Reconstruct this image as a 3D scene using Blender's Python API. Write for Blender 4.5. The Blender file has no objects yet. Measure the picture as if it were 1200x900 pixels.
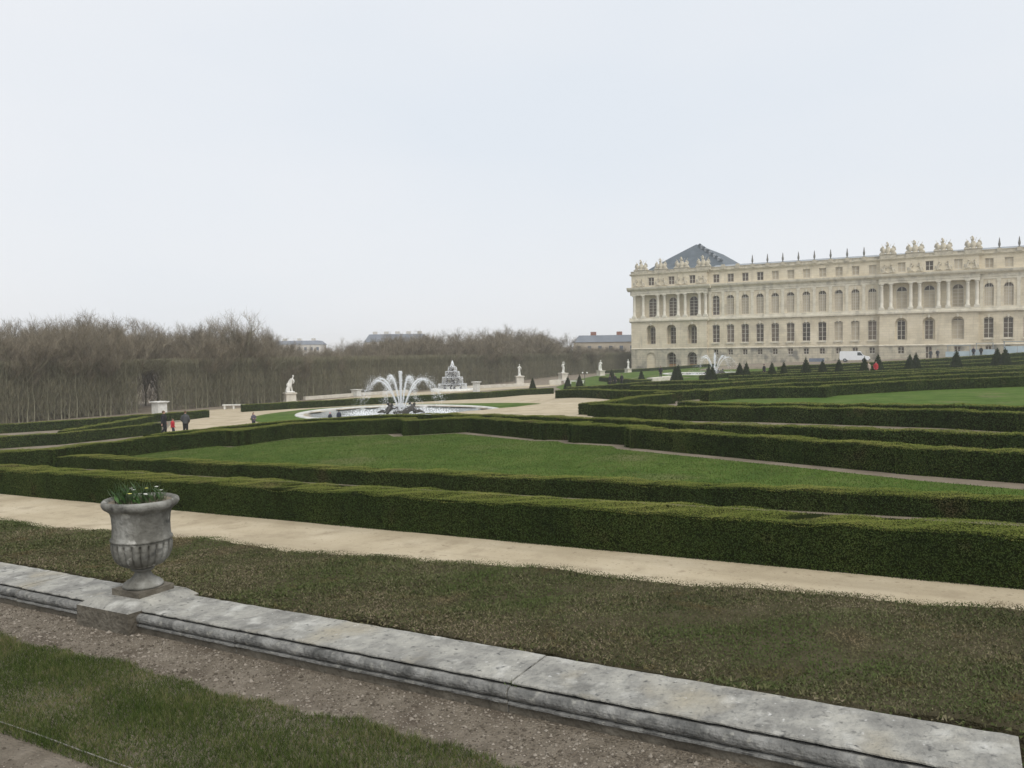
import bpy, bmesh, math, random
import numpy as np
from mathutils import Vector, Matrix

random.seed(11)
rng = np.random.default_rng(11)
R = math.radians
sc = bpy.context.scene
COL = sc.collection

# ------------------------------------------------------------------ camera
ZC, SLOPE = 3.2, 0.026
YAW, PITCH, ROLL = R(60.3), R(-2.25), R(0.7)
cam_d = bpy.data.cameras.new('camera')
cam = bpy.data.objects.new('camera', cam_d)
COL.objects.link(cam)
fwd = Vector((math.sin(YAW)*math.cos(PITCH), math.cos(YAW)*math.cos(PITCH), math.sin(PITCH)))
r0 = Vector((math.cos(YAW), -math.sin(YAW), 0))
u0 = r0.cross(fwd)
rt = r0*math.cos(ROLL) - u0*math.sin(ROLL)
up = u0*math.cos(ROLL) + r0*math.sin(ROLL)
M4 = Matrix(((rt.x, up.x, -fwd.x, 0), (rt.y, up.y, -fwd.y, 0), (rt.z, up.z, -fwd.z, ZC), (0, 0, 0, 1)))
cam.matrix_world = M4
cam_d.sensor_fit = 'HORIZONTAL'
cam_d.sensor_width = 36.0
cam_d.lens = 933/1200*36
cam_d.clip_start = 0.05
cam_d.clip_end = 6000
sc.camera = cam

# ------------------------------------------------------------------ world and sun (overcast)
SUN_EL, SUN_AZ = R(52), R(215)       # azimuth clockwise from north (+Y)
w = bpy.data.worlds.new('World')
sc.world = w
w.use_nodes = True
nt = w.node_tree
nt.nodes.clear()
sky = nt.nodes.new('ShaderNodeTexSky')
sky.sky_type = 'NISHITA'
sky.sun_disc = False
sky.sun_elevation = SUN_EL
sky.sun_rotation = SUN_AZ
sky.air_density = 1.0
sky.dust_density = 4.0
bg1 = nt.nodes.new('ShaderNodeBackground')
bg1.inputs['Strength'].default_value = 0.05
bg2 = nt.nodes.new('ShaderNodeBackground')      # the even layer of cloud
# soft unevenness in the cloud layer
tcw = nt.nodes.new('ShaderNodeTexCoord')
mpw = nt.nodes.new('ShaderNodeMapping')
mpw.inputs['Scale'].default_value = (1.0, 1.0, 2.5)
nzw = nt.nodes.new('ShaderNodeTexNoise')
nzw.inputs['Scale'].default_value = 1.3
nzw.inputs['Detail'].default_value = 3
rmw = nt.nodes.new('ShaderNodeValToRGB')
rmw.color_ramp.elements[0].position = 0.3
rmw.color_ramp.elements[0].color = (0.715, 0.762, 0.82, 1)
rmw.color_ramp.elements[1].position = 0.7
rmw.color_ramp.elements[1].color = (0.80, 0.815, 0.842, 1)
nt.links.new(tcw.outputs['Generated'], mpw.inputs['Vector'])
nt.links.new(mpw.outputs['Vector'], nzw.inputs['Vector'])
nt.links.new(nzw.outputs['Fac'], rmw.inputs['Fac'])
nt.links.new(rmw.outputs['Color'], bg2.inputs['Color'])
bg2.inputs['Strength'].default_value = 0.86
mixw = nt.nodes.new('ShaderNodeMixShader')
mixw.inputs['Fac'].default_value = 0.88
outw = nt.nodes.new('ShaderNodeOutputWorld')
nt.links.new(sky.outputs['Color'], bg1.inputs['Color'])
nt.links.new(bg1.outputs['Background'], mixw.inputs[1])
nt.links.new(bg2.outputs['Background'], mixw.inputs[2])
nt.links.new(mixw.outputs['Shader'], outw.inputs['Surface'])

sun_d = bpy.data.lights.new('sun', 'SUN')
sun_d.energy = 1.5
sun_d.angle = R(40)
sun_d.color = (1.0, 0.97, 0.92)
sun = bpy.data.objects.new('sun', sun_d)
COL.objects.link(sun)
sd = Vector((math.sin(SUN_AZ)*math.cos(SUN_EL), math.cos(SUN_AZ)*math.cos(SUN_EL), math.sin(SUN_EL)))
sun.rotation_euler = sd.to_track_quat('Z', 'Y').to_euler()
sun.location = sd*50

sc.view_settings.view_transform = 'Standard'
sc.view_settings.look = 'None'
sc.view_settings.exposure = 0.48
sc.view_settings.gamma = 1.0
sc.view_settings.use_curve_mapping = False
sc.render.engine = 'CYCLES'
sc.cycles.use_denoising = True
sc.cycles.use_adaptive_sampling = False
sc.cycles.max_bounces = 6
sc.cycles.diffuse_bounces = 3
sc.cycles.glossy_bounces = 2
sc.cycles.transmission_bounces = 4
sc.cycles.transparent_max_bounces = 8
sc.cycles.volume_bounces = 1
HAZE = True

# ------------------------------------------------------------------ terrain heights
def ss(a, b, v):
    u = np.clip((v-a)/(b-a), 0, 1)
    return u*u*(3-2*u)

POOL = (55.7, 43.0, 9.0, -1.80)          # centre E, N, rim radius, rim top
POOL2 = (138.0, 38.0, 9.0, -0.78)

def gz(E, N):
    """height of the parterre at east E, north N"""
    E = np.asarray(E, float); N = np.asarray(N, float)
    Nc = np.clip(N, -90, 200)
    z = (-SLOPE*Nc + ss(110, 160, E)*(1.15*(1-ss(35, 75, N)) + .5*(1-ss(-12, 12, N)))
         - .85*ss(26, 46, N)*(1-ss(115, 170, E)))
    for (pe, pn, pr, pz) in (POOL, POOL2):
        d = np.hypot(E-pe, N-pn)
        k = 1-ss(pr+1.0, pr+6.0, d)
        z = z*(1-k) + (pz-.14)*k
    return z
def g(E, N): return float(gz(E, N))
TERR = 1.4                                # upper terrace above the parterre plane
def tz(N): return TERR - SLOPE*N

# ------------------------------------------------------------------ materials
MATS = {}
def ramp_cols(ramp, cols, pos=None):
    el = ramp.color_ramp.elements
    n = len(cols)
    while len(el) < n: el.new(0.5)
    for i, c in enumerate(cols):
        el[i].position = pos[i] if pos else i/(n-1)
        el[i].color = (*c, 1)

def mat(name, cols, scale=3.0, rough=.85, bump=0.0, bscale=40.0, detail=6, pos=None, island=0.0,
        spec=.3, stretch=(1, 1, 1), metallic=0.0, speck=None, lines=None, trans=0.0, objrand=0.0, streak=None):
    """noise-driven procedural surface; island = per-leaf variation, speck = (colour, scale, threshold)"""
    m = bpy.data.materials.new(name)
    m.use_nodes = True
    t = m.node_tree
    b = t.nodes['Principled BSDF']
    b.inputs['Roughness'].default_value = rough
    b.inputs['Specular IOR Level'].default_value = spec
    b.inputs['Metallic'].default_value = metallic
    tc = t.nodes.new('ShaderNodeTexCoord')
    mp = t.nodes.new('ShaderNodeMapping')
    mp.inputs['Scale'].default_value = stretch
    t.links.new(tc.outputs['Object'], mp.inputs['Vector'])
    nz = t.nodes.new('ShaderNodeTexNoise')
    nz.inputs['Scale'].default_value = scale
    nz.inputs['Detail'].default_value = detail
    nz.inputs['Roughness'].default_value = .62
    t.links.new(mp.outputs['Vector'], nz.inputs['Vector'])
    rp = t.nodes.new('ShaderNodeValToRGB')
    if pos is None:
        n = len(cols)
        pos = [0.3 + 0.4*i/(n-1) for i in range(n)] if n > 1 else [0.5]
    ramp_cols(rp, cols, pos)
    fac = nz.outputs['Fac']
    if island:
        ge = t.nodes.new('ShaderNodeNewGeometry')
        ma = t.nodes.new('ShaderNodeMath'); ma.operation = 'MULTIPLY_ADD'
        sb = t.nodes.new('ShaderNodeMath'); sb.operation = 'SUBTRACT'; sb.inputs[1].default_value = .5
        t.links.new(ge.outputs['Random Per Island'], sb.inputs[0])
        t.links.new(sb.outputs[0], ma.inputs[0])
        ma.inputs[1].default_value = island
        t.links.new(fac, ma.inputs[2])
        fac = ma.outputs[0]
    if objrand:
        oi = t.nodes.new('ShaderNodeObjectInfo')
        mo = t.nodes.new('ShaderNodeMath'); mo.operation = 'MULTIPLY_ADD'
        t.links.new(oi.outputs['Random'], mo.inputs[0]); mo.inputs[1].default_value = objrand
        so = t.nodes.new('ShaderNodeMath'); so.operation = 'SUBTRACT'; so.inputs[1].default_value = objrand/2
        t.links.new(fac, so.inputs[0]); t.links.new(so.outputs[0], mo.inputs[2])
        fac = mo.outputs[0]
    t.links.new(fac, rp.inputs['Fac'])
    col = rp.outputs['Color']
    if streak:                             # rain and soot streaks running down the stone
        mps = t.nodes.new('ShaderNodeMapping'); mps.inputs['Scale'].default_value = streak[1]
        t.links.new(tc.outputs['Object'], mps.inputs['Vector'])
        ns = t.nodes.new('ShaderNodeTexNoise'); ns.inputs['Scale'].default_value = 1.0; ns.inputs['Detail'].default_value = 5
        t.links.new(mps.outputs['Vector'], ns.inputs['Vector'])
        ms_ = t.nodes.new('ShaderNodeMapRange'); ms_.inputs['From Min'].default_value = streak[2]; ms_.inputs['From Max'].default_value = streak[2]+.2
        ms_.inputs['To Max'].default_value = streak[3]
        t.links.new(ns.outputs['Fac'], ms_.inputs['Value'])
        mx = t.nodes.new('ShaderNodeMix'); mx.data_type = 'RGBA'
        t.links.new(ms_.outputs['Result'], mx.inputs['Factor']); t.links.new(col, mx.inputs['A']); mx.inputs['B'].default_value = (*streak[0], 1)
        col = mx.outputs['Result']
    if speck:
        for (sc_col, sscale, th, soft) in speck:
            n2 = t.nodes.new('ShaderNodeTexNoise')
            n2.inputs['Scale'].default_value = sscale
            n2.inputs['Detail'].default_value = 4
            t.links.new(tc.outputs['Object'], n2.inputs['Vector'])
            mr = t.nodes.new('ShaderNodeMapRange')
            mr.inputs['From Min'].default_value = th
            mr.inputs['From Max'].default_value = th+soft
            t.links.new(n2.outputs['Fac'], mr.inputs['Value'])
            mx = t.nodes.new('ShaderNodeMix'); mx.data_type = 'RGBA'
            t.links.new(mr.outputs['Result'], mx.inputs['Factor'])
            t.links.new(col, mx.inputs['A'])
            mx.inputs['B'].default_value = (*sc_col, 1)
            col = mx.outputs['Result']
    hsrc = None
    if lines:                              # ashlar joints (course height, block length), thin and faint
        br = t.nodes.new('ShaderNodeTexBrick')
        br.inputs['Scale'].default_value = 1.0
        br.inputs['Brick Width'].default_value = lines[1]
        br.inputs['Row Height'].default_value = lines[0]
        br.inputs['Mortar Size'].default_value = lines[2]
        br.inputs['Mortar Smooth'].default_value = .3
        br.inputs['Color1'].default_value = (1, 1, 1, 1)
        br.inputs['Color2'].default_value = (.9, .9, .9, 1)
        br.inputs['Mortar'].default_value = (lines[3],)*3 + (1,)
        sx = t.nodes.new('ShaderNodeSeparateXYZ')
        cx = t.nodes.new('ShaderNodeCombineXYZ')
        t.links.new(tc.outputs['Object'], sx.inputs[0])
        t.links.new(sx.outputs['Y'], cx.inputs['X'])
        t.links.new(sx.outputs['Z'], cx.inputs['Y'])
        t.links.new(cx.outputs[0], br.inputs['Vector'])
        mx = t.nodes.new('ShaderNodeMix'); mx.data_type = 'RGBA'; mx.blend_type = 'MULTIPLY'
        mx.inputs['Factor'].default_value = 1
        t.links.new(col, mx.inputs['A'])
        t.links.new(br.outputs['Color'], mx.inputs['B'])
        col = mx.outputs['Result']
    t.links.new(col, b.inputs['Base Color'])
    if trans:
        b.inputs['Transmission Weight'].default_value = trans
    if bump:
        n3 = t.nodes.new('ShaderNodeTexNoise')
        n3.inputs['Scale'].default_value = bscale
        n3.inputs['Detail'].default_value = 6
        t.links.new(tc.outputs['Object'], n3.inputs['Vector'])
        bp = t.nodes.new('ShaderNodeBump')
        bp.inputs['Strength'].default_value = bump
        bp.inputs['Distance'].default_value = .05
        t.links.new(n3.outputs['Fac'], bp.inputs['Height'])
        t.links.new(bp.outputs['Normal'], b.inputs['Normal'])
    MATS[name] = m
    return m

mat('soil', [(.13, .105, .075), (.2, .165, .12), (.25, .21, .16)], 1.2, bump=.6, bscale=25)
mat('sand', [(.375, .312, .212), (.45, .38, .266), (.51, .44, .32)], .6, spec=.1, streak=((.30, .25, .17), (1.6, .16, 1), .50, .55), bump=.35, bscale=18,
    speck=[((.31, .255, .175), 1.6, .54, .25), ((.27, .22, .15), 22, .62, .12), ((.27, .22, .15), 7, .62, .15)])
mat('gravel', [(.15, .125, .09), (.215, .18, .135), (.28, .24, .185)], 9, bump=.9, bscale=70,
    speck=[((.11, .085, .06), 3, .55, .2)])
mat('pebble', [(.085, .070, .052), (.175, .148, .112), (.28, .245, .20)], 3, island=.9, bump=.2)
mat('lawn', [(.048, .085, .014), (.072, .122, .020), (.105, .142, .034)], .5, bump=.5, bscale=30, spec=.05,
    speck=[((.14, .14, .06), .35, .56, .2), ((.038, .066, .013), 2.2, .58, .16)])
mat('grass_blade', [(.044, .072, .015), (.072, .115, .023), (.108, .150, .036), (.19, .175, .08)], 1.3, island=.55, spec=.05,
    pos=[.25, .45, .62, .85])
mat('grass_rough', [(.034, .052, .013), (.058, .088, .020), (.095, .118, .036), (.19, .165, .085)], 2.2, island=.5, spec=.05, pos=[.28, .46, .6, .82])
mat('leaf', [(.021, .036, .010), (.039, .064, .017), (.062, .094, .022), (.10, .118, .034)], .55, island=.42, rough=.8,
    pos=[.2, .42, .6, .82], spec=.06, speck=[((.085, .070, .032), 1.1, .63, .12)])
mat('young_leaf_lit', [(.092, .120, .022), (.138, .168, .032), (.185, .198, .046), (.235, .215, .068)], .55, island=.38, rough=.8,
    pos=[.2, .42, .6, .82], spec=.06, speck=[((.16, .13, .06), .8, .60, .16)])  # hedge-top leaves only: young yellow-green growth, with skylight on the tops painted in
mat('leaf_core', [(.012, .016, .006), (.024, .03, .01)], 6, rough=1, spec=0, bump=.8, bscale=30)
mat('bed_leaf', [(.050, .062, .027), (.092, .102, .043), (.145, .132, .070), (.22, .18, .125)], .8, island=.42,
    pos=[.28, .44, .57, .74], rough=.9, spec=.04, speck=[((.075, .105, .032), .62, .47, .22), ((.21, .155, .10), .9, .60, .14), ((.13, .10, .05), 2.7, .60, .14)])
mat('bed_core', [(.06, .055, .03), (.11, .095, .06)], 4, rough=1, spec=0, bump=.8)
mat('yew', [(.012, .02, .009), (.022, .034, .014), (.038, .05, .02)], 2, island=.5, rough=.9, spec=.05)
mat('stone_cop', [(.155, .15, .135), (.245, .238, .215), (.325, .315, .28), (.42, .405, .355)], 5, detail=12, bump=.6, bscale=30, rough=.95, pos=[.3, .45, .56, .72],
    speck=[((.46, .45, .41), 6.5, .56, .16), ((.35, .315, .24), 2.2, .56, .22), ((.09, .09, .085), 23, .60, .14), ((.50, .49, .46), 31, .66, .08)])
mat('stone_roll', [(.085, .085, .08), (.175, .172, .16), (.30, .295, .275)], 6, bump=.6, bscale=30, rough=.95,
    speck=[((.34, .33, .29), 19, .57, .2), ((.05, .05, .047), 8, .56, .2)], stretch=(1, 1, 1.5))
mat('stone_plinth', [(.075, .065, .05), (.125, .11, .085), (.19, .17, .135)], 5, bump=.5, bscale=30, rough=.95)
mat('stone_urn', [(.075, .072, .06), (.155, .15, .13), (.24, .235, .21), (.38, .375, .345)], 4.5, pos=[.3, .45, .56, .72], bump=.35, bscale=30, rough=.9, stretch=(1, 1, .55),
    speck=[((.45, .44, .40), 9, .63, .07), ((.05, .05, .045), 6, .62, .1)])
mat('marble', [(.50, .49, .45), (.66, .65, .60), (.74, .73, .69)], 2.5, bump=.1, rough=.7)
mat('stone_rim', [(.40, .39, .36), (.54, .53, .49), (.62, .61, .57)], 1.2, bump=.2, rough=.9)
mat('stone_pale', [(.48, .44, .36), (.58, .54, .46), (.66, .62, .54)], 1.5, bump=.2, rough=.9)
mat('limestone', [(.56, .485, .35), (.67, .59, .44), (.74, .66, .51)], .35, rough=.9, stretch=(1, .6, 1), bump=.1, bscale=4,
    lines=(.52, 1.3, .028, .80), streak=((.38, .34, .27), (1, 1.1, .12), .54, .5), speck=[((.40, .36, .28), .18, .57, .25)])
mat('limestone_base', [(.36, .335, .27), (.52, .47, .36), (.63, .565, .435)], .30, rough=.95, bump=.1, bscale=4,
    lines=(.55, 1.4, .04, .72), streak=((.24, .225, .18), (1, .9, .2), .50, .6), speck=[((.22, .21, .18), .35, .56, .12)])
mat('limestone_trim', [(.55, .505, .40), (.66, .61, .49), (.72, .67, .56)], .8, rough=.9, streak=((.30, .28, .24), (1, .8, .5), .50, .6))
mat('column_stone', [(.56, .52, .425), (.66, .62, .52), (.70, .67, .58)], .8, rough=.85)
mat('relief_stone', [(.36, .33, .26), (.50, .45, .35), (.60, .55, .44)], 1.2, rough=.9, streak=((.22, .21, .18), (1.4, 1.4, .8), .50, .7))
mat('slate', [(.062, .08, .095), (.085, .106, .124), (.108, .13, .148)], .5, rough=.6, lines=(.5, 1.0, .03, .8))
mat('lead', [(.22, .24, .26), (.30, .32, .34)], .6, rough=.6)
mat('glass', [(.05, .04, .032), (.11, .085, .062), (.20, .16, .12)], .35, rough=.22, spec=.3, objrand=.35)
mat('window_wood', [(.50, .47, .40), (.60, .56, .48)], 2, rough=.7)
mat('blind', [(.36, .31, .23), (.46, .40, .30), (.54, .48, .37)], .5, rough=.9, objrand=.3)
mat('door_wood', [(.36, .19, .075), (.44, .24, .10)], 1.5, rough=.6)
mat('dark_bronze', [(.035, .032, .028), (.07, .065, .055)], 3, rough=.55)
mat('finial', [(.13, .13, .12), (.22, .215, .20)], 2, rough=.8)
mat('bark', [(.09, .085, .055), (.15, .14, .095), (.21, .195, .135)], 2.0, rough=1, spec=.05, stretch=(1, 1, .25))
mat('hornbeam_bark', [(.16, .155, .105), (.22, .21, .145), (.30, .285, .205)], 2.0, rough=1, spec=.05, stretch=(1, 1, .25))
mat('twig', [(.135, .117, .085), (.20, .172, .125), (.28, .24, .178)], .22, island=.45, rough=1, spec=.05)
mat('twig_green', [(.13, .125, .082), (.195, .185, .122), (.275, .25, .172)], .30, island=.45, rough=1, spec=.05)
mat('thicket', [(.125, .11, .08), (.19, .163, .118), (.265, .215, .158)], .15, island=.4, rough=1, spec=.05)
mat('water_drop', [(.78, .80, .82), (.90, .91, .92)], 5, rough=.25, spec=.5, island=.5)
mat('skin', [(.48, .29, .21), (.54, .34, .25)], 8, rough=.55)
mat('hair_dark', [(.025, .018, .012), (.05, .035, .025)], 20, rough=.6)
mat('hair_brown', [(.09, .055, .03), (.14, .09, .05)], 20, rough=.6)
mat('cloth_black', [(.012, .012, .014), (.025, .025, .028)], 9, rough=.9)
mat('cloth_grey', [(.045, .047, .05), (.075, .078, .08)], 9, rough=.9)
mat('cloth_navy', [(.02, .025, .04), (.035, .042, .065)], 9, rough=.9)
mat('cloth_purple', [(.07, .06, .085), (.11, .10, .125)], 9, rough=.9)
mat('cloth_red', [(.36, .02, .03), (.48, .04, .05)], 9, rough=.85)
mat('cloth_pale', [(.42, .33, .27), (.52, .42, .35)], 9, rough=.9)
mat('van_paint', [(.74, .75, .76), (.80, .81, .82)], 2, rough=.3, spec=.5)
mat('rubber', [(.02, .02, .02), (.04, .04, .04)], 5, rough=.9)
mat('car_glass', [(.04, .05, .06), (.07, .08, .09)], 1, rough=.08, spec=.6)
mat('panel_blue', [(.34, .42, .46), (.44, .52, .56)], .8, rough=.6)
mat('tarp_blue', [(.13, .155, .20), (.18, .21, .26)], 1.5, rough=.7)
mat('awning', [(.22, .26, .27), (.32, .36, .37)], 1, rough=.7)
mat('far_wall', [(.50, .47, .42), (.58, .55, .50)], .2, rough=.95)
mat('far_wall_warm', [(.42, .36, .28), (.50, .44, .35)], .2, rough=.95)
mat('far_roof', [(.14, .16, .19), (.20, .22, .25)], .3, rough=.8)
mat('far_window', [(.07, .09, .12), (.13, .16, .20)], .5, rough=.2)
mat('chimney_red', [(.22, .10, .075), (.30, .15, .11)], 1, rough=.95)
mat('wire', [(.20, .19, .17), (.30, .28, .25)], 4, rough=.7)
mat('bulb_leaf', [(.035, .085, .02), (.06, .13, .03), (.09, .16, .045)], 8, island=.5, rough=.5)
mat('petal', [(.75, .75, .68), (.82, .82, .76)], 8, rough=.6)
mat('petal_yellow', [(.55, .55, .12), (.65, .62, .2)], 8, rough=.6)

def pool_water():
    m = bpy.data.materials.new('pool_water'); m.use_nodes = True
    t = m.node_tree; b = t.nodes['Principled BSDF']
    b.inputs['Roughness'].default_value = .12
    b.inputs['Specular IOR Level'].default_value = .6
    tc = t.nodes.new('ShaderNodeTexCoord')
    # foam where the jets fall back: rings of broken white round the centre
    n = t.nodes.new('ShaderNodeTexNoise'); n.inputs['Scale'].default_value = 1.1; n.inputs['Detail'].default_value = 7
    ln = t.nodes.new('ShaderNodeVectorMath'); ln.operation = 'LENGTH'
    t.links.new(tc.outputs['Object'], ln.inputs[0]); t.links.new(tc.outputs['Object'], n.inputs['Vector'])
    mr = t.nodes.new('ShaderNodeMapRange')
    mr.inputs['From Min'].default_value = 6.5; mr.inputs['From Max'].default_value = 2.0
    mr.inputs['To Min'].default_value = -.12; mr.inputs['To Max'].default_value = .22
    t.links.new(ln.outputs['Value'], mr.inputs['Value'])
    ad = t.nodes.new('ShaderNodeMath'); ad.operation = 'ADD'
    t.links.new(n.outputs['Fac'], ad.inputs[0]); t.links.new(mr.outputs['Result'], ad.inputs[1])
    rp = t.nodes.new('ShaderNodeValToRGB')
    ramp_cols(rp, [(.16, .18, .17), (.26, .28, .27), (.80, .82, .82)], [.46, .54, .66])
    t.links.new(ad.outputs[0], rp.inputs['Fac']); t.links.new(rp.outputs['Color'], b.inputs['Base Color'])
    w2 = t.nodes.new('ShaderNodeTexNoise'); w2.inputs['Scale'].default_value = 3.5; w2.inputs['Detail'].default_value = 4
    t.links.new(tc.outputs['Object'], w2.inputs['Vector'])
    bp = t.nodes.new('ShaderNodeBump'); bp.inputs['Strength'].default_value = .5; bp.inputs['Distance'].default_value = .06
    t.links.new(w2.outputs['Fac'], bp.inputs['Height']); t.links.new(bp.outputs['Normal'], b.inputs['Normal'])
    MATS['pool_water'] = m
pool_water()

# ------------------------------------------------------------------ mesh helpers
def link(o, parent=None):
    COL.objects.link(o)
    if parent is not None: o.parent = parent
    return o
def tag(o, label=None, cat=None, group=None, kind=None):
    if label: o['label'] = label
    if cat: o['category'] = cat
    if group: o['group'] = group
    if kind: o['kind'] = kind
    return o
def empty(name, loc=(0, 0, 0), rz=0, label=None, cat=None, group=None):
    o = bpy.data.objects.new(name, None)
    o.location = loc; o.rotation_euler = (0, 0, rz); o.empty_display_size = .3
    link(o)
    return tag(o, label, cat, group)

def np_mesh(name, chunks, mats):
    """chunks: list of (verts (n,3), faces (m,k), material index)"""
    vs, loops, starts, totals, mi, off, ls = [], [], [], [], [], 0, 0
    for v, f, i in chunks:
        v = np.asarray(v, np.float32); f = np.asarray(f, np.int32)
        if len(f) == 0: continue
        vs.append(v); loops.append((f+off).ravel())
        m, k = f.shape
        starts.append(ls + np.arange(m)*k); totals.append(np.full(m, k)); mi.append(np.full(m, i))
        off += len(v); ls += m*k
    v = np.concatenate(vs); l = np.concatenate(loops)
    me = bpy.data.meshes.new(name)
    me.vertices.add(len(v)); me.vertices.foreach_set('co', v.ravel())
    me.loops.add(len(l)); me.loops.foreach_set('vertex_index', l.astype(np.int32))
    st = np.concatenate(starts).astype(np.int32)
    me.polygons.add(len(st)); me.polygons.foreach_set('loop_start', st)
    me.polygons.foreach_set('material_index', np.concatenate(mi).astype(np.int32))
    me.polygons.foreach_set('use_smooth', np.zeros(len(st), bool))
    for m in mats: me.materials.append(MATS[m])
    me.update(calc_edges=True); me.validate()
    return me

class MB:
    """collects shapes; build() links them as ONE mesh object"""
    def __init__(s): s.v = []; s.f = []; s.m = []; s.sm = []
    def add(s, vs, fs, m=0, smooth=False):
        o = len(s.v); s.v += [tuple(p) for p in vs]
        for f in fs: s.f.append([i+o for i in f]); s.m.append(m); s.sm.append(smooth)
    def box(s, x0, x1, y0, y1, z0, z1, m=0):
        vs = [(x, y, z) for z in (z0, z1) for y in (y0, y1) for x in (x0, x1)]
        s.add(vs, [(0, 2, 3, 1), (4, 5, 7, 6), (0, 1, 5, 4), (2, 6, 7, 3), (0, 4, 6, 2), (1, 3, 7, 5)], m)
    def quad(s, a, b, c, d, m=0): s.add([a, b, c, d], [(0, 1, 2, 3)], m)
    def tube(s, pts, rads, n=8, m=0, smooth=True, cap=True):
        pts = [Vector(p) for p in pts]; rings = []
        for i, p in enumerate(pts):
            d = (pts[min(i+1, len(pts)-1)] - pts[max(i-1, 0)])
            if d.length < 1e-9: d = Vector((0, 0, 1))
            d.normalize()
            a = d.orthogonal().normalized(); b = d.cross(a)
            if i: # keep the frame from twisting
                a = (pa - d*pa.dot(d)); a = a.normalized() if a.length > 1e-6 else d.orthogonal().normalized(); b = d.cross(a)
            pa = a
            rings.append([p + (a*math.cos(2*math.pi*k/n) + b*math.sin(2*math.pi*k/n))*rads[i] for k in range(n)])
        vs = [q for r in rings for q in r]; fs = []
        for i in range(len(rings)-1):
            for k in range(n):
                fs.append((i*n+k, i*n+(k+1) % n, (i+1)*n+(k+1) % n, (i+1)*n+k))
        if cap:
            fs.append(tuple(range(n))[::-1]); fs.append(tuple((len(rings)-1)*n+k for k in range(n)))
        s.add(vs, fs, m, smooth)
    def ball(s, c, r, n=10, m=0):
        c = Vector(c); r = r if hasattr(r, '__len__') else (r, r, r)
        vs = [c+Vector((0, 0, -r[2]))]; k = n//2
        for i in range(1, k):
            t = -math.pi/2 + math.pi*i/k
            for j in range(n):
                a = 2*math.pi*j/n
                vs.append(c+Vector((r[0]*math.cos(t)*math.cos(a), r[1]*math.cos(t)*math.sin(a), r[2]*math.sin(t))))
        vs.append(c+Vector((0, 0, r[2]))); fs = []
        for j in range(n): fs.append((0, 1+(j+1) % n, 1+j))
        for i in range(k-2):
            for j in range(n):
                a = 1+i*n+j; b = 1+i*n+(j+1) % n
                fs.append((a, b, b+n, a+n))
        L = len(vs)-1
        for j in range(n): fs.append((L, 1+(k-2)*n+j, 1+(k-2)*n+(j+1) % n))
        s.add(vs, fs, m, True)
    def lathe(s, prof, n=24, c=(0, 0, 0), m=0, smooth=True, fn=None):
        vs = []; fs = []
        for i, (r, z) in enumerate(prof):
            for k in range(n):
                a = 2*math.pi*k/n
                rr = r if fn is None else fn(r, z, a, i)
                vs.append((c[0]+rr*math.cos(a), c[1]+rr*math.sin(a), c[2]+z))
        for i in range(len(prof)-1):
            for k in range(n):
                fs.append((i*n+k, i*n+(k+1) % n, (i+1)*n+(k+1) % n, (i+1)*n+k))
        s.add(vs, fs, m, smooth)
    def mesh(s, name, mats):
        me = bpy.data.meshes.new(name)
        me.from_pydata(s.v, [], s.f)
        for m in mats: me.materials.append(MATS[m])
        me.polygons.foreach_set('material_index', s.m)
        me.polygons.foreach_set('use_smooth', s.sm)
        me.update()
        return me
    def build(s, name, mats, parent=None, loc=None):
        if isinstance(mats, str): mats = [mats]
        o = bpy.data.objects.new(name, s.mesh(name, mats))
        if loc is not None: o.location = loc
        return link(o, parent)

def remesh(mb, voxel, smooth_it=2):
    """fuse overlapping shapes into one continuous skin"""
    me = mb.mesh('tmp', [])
    o = bpy.data.objects.new('tmp', me); COL.objects.link(o)
    r = o.modifiers.new('r', 'REMESH'); r.mode = 'VOXEL'; r.voxel_size = voxel; r.use_smooth_shade = True
    if smooth_it:
        q = o.modifiers.new('s', 'SMOOTH'); q.iterations = smooth_it; q.factor = .5
    dg = bpy.context.evaluated_depsgraph_get(); dg.update()
    out = bpy.data.meshes.new_from_object(o.evaluated_get(dg))
    bpy.data.objects.remove(o); bpy.data.meshes.remove(me)
    return out
def obj_from(name, me, mats, parent=None, loc=None):
    me.materials.clear()
    for m in mats: me.materials.append(MATS[m])
    o = bpy.data.objects.new(name, me)
    if loc is not None: o.location = loc
    return link(o, parent)

def copy_tree(o, parent=None):
    c = o.copy(); COL.objects.link(c)
    if parent is not None: c.parent = parent
    for ch in list(o.children): copy_tree(ch, c)
    return c

def sheet(name, poly, dz, m, zf=gz, step=1.5, kind='structure'):
    """flat surface cut to a plan outline that follows the ground"""
    bm = bmesh.new()
    bm.faces.new([bm.verts.new((x, y, 0)) for x, y in poly])
    xs = [p[0] for p in poly]; ys = [p[1] for p in poly]
    for ax, lo, hi in ((0, min(xs), max(xs)), (1, min(ys), max(ys))):
        c = lo+step
        while c < hi:
            pc = [0, 0, 0]; pc[ax] = c; no = [0, 0, 0]; no[ax] = 1
            bmesh.ops.bisect_plane(bm, geom=bm.verts[:]+bm.edges[:]+bm.faces[:], plane_co=pc, plane_no=no)
            c += step
    if zf is gz:                                   # leave the pools open
        for (pe, pn, pr, pz) in (POOL, POOL2):
            bmesh.ops.delete(bm, geom=[f for f in bm.faces if math.hypot(f.calc_center_median().x-pe, f.calc_center_median().y-pn) < pr-.6-step*.3], context='FACES')
    for v in bm.verts: v.co.z = float(zf(v.co.x, v.co.y)) + dz
    bmesh.ops.recalc_face_normals(bm, faces=bm.faces[:])
    me = bpy.data.meshes.new(name); bm.to_mesh(me); bm.free()
    me.materials.append(MATS[m])
    o = bpy.data.objects.new(name, me); link(o)
    if kind: o['kind'] = kind
    return o

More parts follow.
